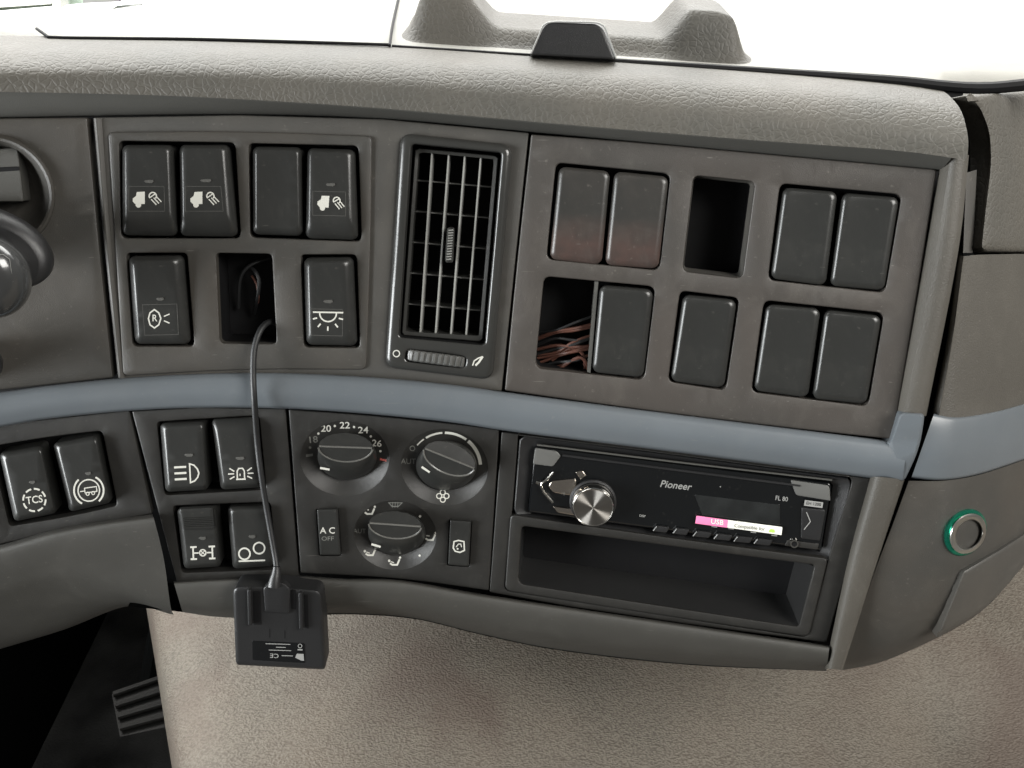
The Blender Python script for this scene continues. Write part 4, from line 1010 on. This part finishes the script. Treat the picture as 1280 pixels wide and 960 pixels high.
# round socket
sk = thing('round_socket', 'round metal ringed socket with green rim on the right end panel', 'socket', P(1209, 667, 1.2, 0, dE))
def rr(f, dx=0, dy=0): return ell(1208+dx, 665.5+dy, 31*f, 24.5*f, -58, 48)
stack('green_rim', 'greenm', sk, [(rr(1, -1, 0), 0, -2), (rr(1, -1, 0), 2.2, 0), (rr(.95, -.5, 0), 3.6, 0), (rr(.86, 1.5, 1), 4.2, 0), (rr(.84, 2, 1.4), 3.6, 0)], cap=False, S=dE)
stack('steel_ring', 'alu', sk, [(rr(.86, 2, 1.4), 3.2, 0), (rr(.86, 2.2, 1.6), 5.2, 0), (rr(.82, 2.4, 1.8), 5.8, 0), (rr(.68, 2.8, 2), 5.8, 0), (rr(.63, 3, 2.2), 5, 0), (rr(.60, 3, 2.2), 3, 0)], cap=False, S=dE)
stack('socket_cup', 'alu', sk, [(rr(.62, 3, 2.2), 4.6, 0), (rr(.60, 3, 2.2), -1, 0), (rr(.50, 5, 1), -8, -3), (rr(.3, 6, 0), -9, -4)], S=dE)
stack('socket_pin', 'alu', sk, [(rr(.13, 4, 4), -9, -4), (rr(.13, 4, 4), -2, 0), (rr(.09, 4, 4), -1.4, 0)], S=dE)

# ================================================================== INSTRUMENT SURROUND (left), STALK
isr = thing('instrument_surround', 'smooth dark grey panel at the left edge behind the steering column stalk', 'instrument panel', P(50, 320, 0))
HO = ell(-6, 240, 77, 70, 35, 48)
plate('surround_panel', 'plate', isr, rpoly([(-140, 148), (0, 148), (109, 147), (124, 308), (141, 472), (60, 481), (-140, 503)], 2), [inset(HO, 6)] if sgn(HO) > 0 else [inset(HO[::-1], 6)], h=lambda x, y: 0, bev=2, bz=1, thick=8)
stack('round_bezel', 'plate', isr, [(inset(HO, -1), -.5, 0), (inset(HO, 1), 1.6, 0), (inset(HO, 4), 2.6, 0), (inset(HO, 7), 2.2, 0), (inset(HO, 9), 0, 0), (inset(HO, 16), -8, 0), (inset(HO, 26), -13, 0), (inset(HO, 45), -16, 0)], sharp=30)
plate('lock_barrel', 'under', isr, rpoly([(-40, 190), (22, 184), (30, 252), (-40, 252)], 3), h=-2, bev=1.5, bz=1, thick=10)
plate('lock_slot', 'black', isr, rpoly([(-40, 211), (24, 208), (24.6, 213), (-40, 217)], 1), h=-1.6, bev=.5, bz=.2, thick=.2)
st = thing('column_stalk', 'rounded glossy grey steering column stalk end at the left picture edge', 'stalk', P(0, 330, 40))
o1 = ell(0, 310, 78, 42, 22, 40)
stack('stalk_collar', 'satb', st, [(ell(-30, 285, 60, 30, 20, 40), -4, 0), (ell(-10, 300, 72, 40, 22, 40), 14, 0), (ell(-2, 308, 74, 44, 24, 40), 22, 0), (ell(-4, 312, 72, 42, 24, 40), 27, 0), (ell(-8, 318, 62, 36, 24, 40), 30, 0)], sharp=70)
stack('stalk_tip', 'tip', st, [(ell(-18, 335, 56, 44, 30, 40), 26, 0), (ell(-16, 342, 58, 48, 30, 40), 36, 0), (ell(-16, 346, 58, 50, 30, 40), 46, 0), (ell(-18, 347, 55, 48, 30, 40), 53, 0), (ell(-20, 347, 48, 42, 30, 40), 58, 0), (ell(-22, 347, 30, 26, 30, 40), 61, 0), (ell(-22, 347, 10, 9, 30, 40), 62, 0)], sharp=70)
i = Ink(59.5); i.line([(-30, 320), (4, 318), (12, 324), (16, 352), (10, 366), (-30, 374)], .8); i.done('button_outline', 'grey', st)
st2 = thing('lower_stalk', 'dark stub of a second stalk below the first at the left picture edge', 'stalk', P(-10, 455, 20))
stack('stalk_stub', 'satb', st2, [(ell(-25, 452, 26, 24, 0, 32), -1, 0), (ell(-25, 455, 29, 27, 0, 32), 14, 0), (ell(-26, 456, 26, 24, 0, 32), 24, 0), (ell(-28, 456, 12, 10, 0, 32), 27, 0)], sharp=70)

# ================================================================== TRACKER UNIT
tk = thing('tracker_box', 'small black plastic box hanging upside down on a thin black cable', 'device', P(350, 785, 20))
TBo = rpoly([(291, 733), (345, 733), (402, 738), (407, 837), (295, 831)], [9, 60, 9, 5, 5], 5, 16)
HT = 20
stack('housing', 'satb', tk, [(inset(TBo, 4), HT-1, -17), (inset(TBo, .5), HT-1, -15), (TBo, HT-1, -4), (TBo, HT-1.6, 0), (inset(TBo, 1.2), HT-.5, 0), (inset(TBo, 3), HT, 0)], closeback=True)
for q in ([(309, 737), (314, 737), (315, 782), (310, 782)], [(373, 741), (378, 741), (379, 787), (374, 787)]):
    plate('rail', 'satb', tk, rpoly(q, 1.8, seg=12), h=HT+3.5, bev=1, bz=.8, thick=3.5, step=12)
for q in ([(316, 739), (326, 739), (327, 781), (317, 781)], [(380, 743), (385, 743), (386, 786), (381, 785)], [(363, 737), (370, 737), (370, 762), (364, 761)]):
    plate('groove', 'black', tk, rpoly(q, 1.2, seg=12), h=HT+.25, bev=.5, bz=.1, thick=.2, step=12)
plate('cable_clamp', 'satb', tk, rpoly([(329, 735), (338, 728), (354, 728), (363, 736), (362, 767), (331, 765)], [3, 5, 5, 3, 2, 2], seg=12), h=HT+2, bev=1.4, bz=1, thick=4, step=12)
plate('sticker', 'gloss', tk, rpoly([(315.5, 801), (381, 804), (381, 829), (316, 825)], 1, seg=14), h=HT+.3, bev=.3, bz=.1, thick=.25, step=12)
i = Ink(HT+.35); 
i.text('CE', 343, 819.5, 7.5, 1.25, .01, 183); 
for x0, x1, y in ((332, 363, 804.6), (345, 357, 809), (336, 364, 812.5), (352, 366, 819.5)): i.line([(x0, y), (x1, y+(x1-x0)*.03)], .9)
i.poly([(371, 817), (379.5, 817.5), (380, 826), (376, 825.5), (369, 822)]); i.arc(375, 807.5, 2.4, 0, 360, .8, 10); i.line([(372, 812), (378, 812.3)], 1.6)
i.done('sticker_print', 'grey', tk)
i = Ink(HT+.1); i.line([(337, 786), (337, 797)], .8); i.line([(356, 788), (356, 798)], .8); i.done('mould_mark', 'black', tk)
cab = [(356, 416, -24), (346, 404, -12), (335, 403, -2), (325, 414, 5), (318, 436, 9), (316.5, 465, 12), (318, 500, 14), (321.5, 550, 8), (326, 590, 8), (334, 640, 8), (342, 685, 12), (346, 712, 17), (346, 735, 20)]
q3 = crs([(a, b, c) for a, b, c in cab], 70)
tube('cable', 'cable', tk, [P(*p) for p in q3], .0017, 12)
tube('strain_relief', 'satb', tk, [P(346, 708, 18), P(345.5, 716, 19), P(344, 724, 20.5), P(343, 732, 21)], .0021, 12, r2=.0042)

# ================================================================== PEDAL
pd = thing('pedal', 'ribbed dark rubber foot pedal down in the shadowed footwell', 'pedal', onz(180, 880, .70))
def zp(u, v, dz=0): return onz(u, v, .70+dz)
mb = MB(); o = [(140, 868), (206, 845), (225, 905), (150, 921)]
a = mb.add([zp(x, y) for x, y in o]); b = mb.add([zp(x, y, -.02) for x, y in o]); mb.bridge(a, b); mb.fan(a); mb.fan(b); mb.build('pedal_plate', 'rubber', pd)
for k in range(4):
    t = k/3.4; A = Vector((142+t*10, 868+t*48)); B = Vector((206+t*16, 846+t*52))
    tube('tread_rib', 'rubber', pd, [zp(A.x, A.y, .004), zp(B.x, B.y, .004)], .0032, 8)
tube('pedal_arm', 'dark', pd, [zp(185, 855, -.01), zp(188, 820, .0)+Vector((0, .1, .05)), zp(190, 800, .0)+Vector((0, .2, .2))], .009, 8)

# ================================================================== OUTSIDE, SEEN THROUGH THE WINDSCREEN
ow = thing('parked_trailer', 'pale grey green blurred vehicle front far outside, at the top left corner', 'vehicle', (-1.4, 2.2, 1.15))
def at(u, v, y):
    d = (RAY(u, v, 1)-CAM); return CAM+d*((y-CAM.y)/d.y)
def oq(name, m, q, y, par, t=.05):
    mb = MB(); a = mb.add([at(u, v, y) for u, v in q]); b = mb.add([at(u, v, y)+Vector((0, t, 0)) for u, v in q]); mb.bridge(a, b); mb.fan(a); mb.fan(b); mb.build(name, m, par, smooth=False)
oq('bonnet', 'hedge', [(-100, -60), (182, -60), (170, -2), (60, 8), (-100, 22)], 2.2, ow)
oq('grille_bar', 'white', [(-100, 9), (64, -1), (64, 5), (-100, 16)], 2.15, ow)
oq('grille_bar', 'white', [(60, -60), (70, -60), (76, 10), (66, 10)], 2.12, ow)
oq('lamp_pod', 'grey', [(100, -30), (150, -30), (150, 2), (104, 4)], 2.1, ow)
oq('step_bar', 'grey', [(138, 12), (170, 9), (170, 11), (138, 14)], 2.1, ow)
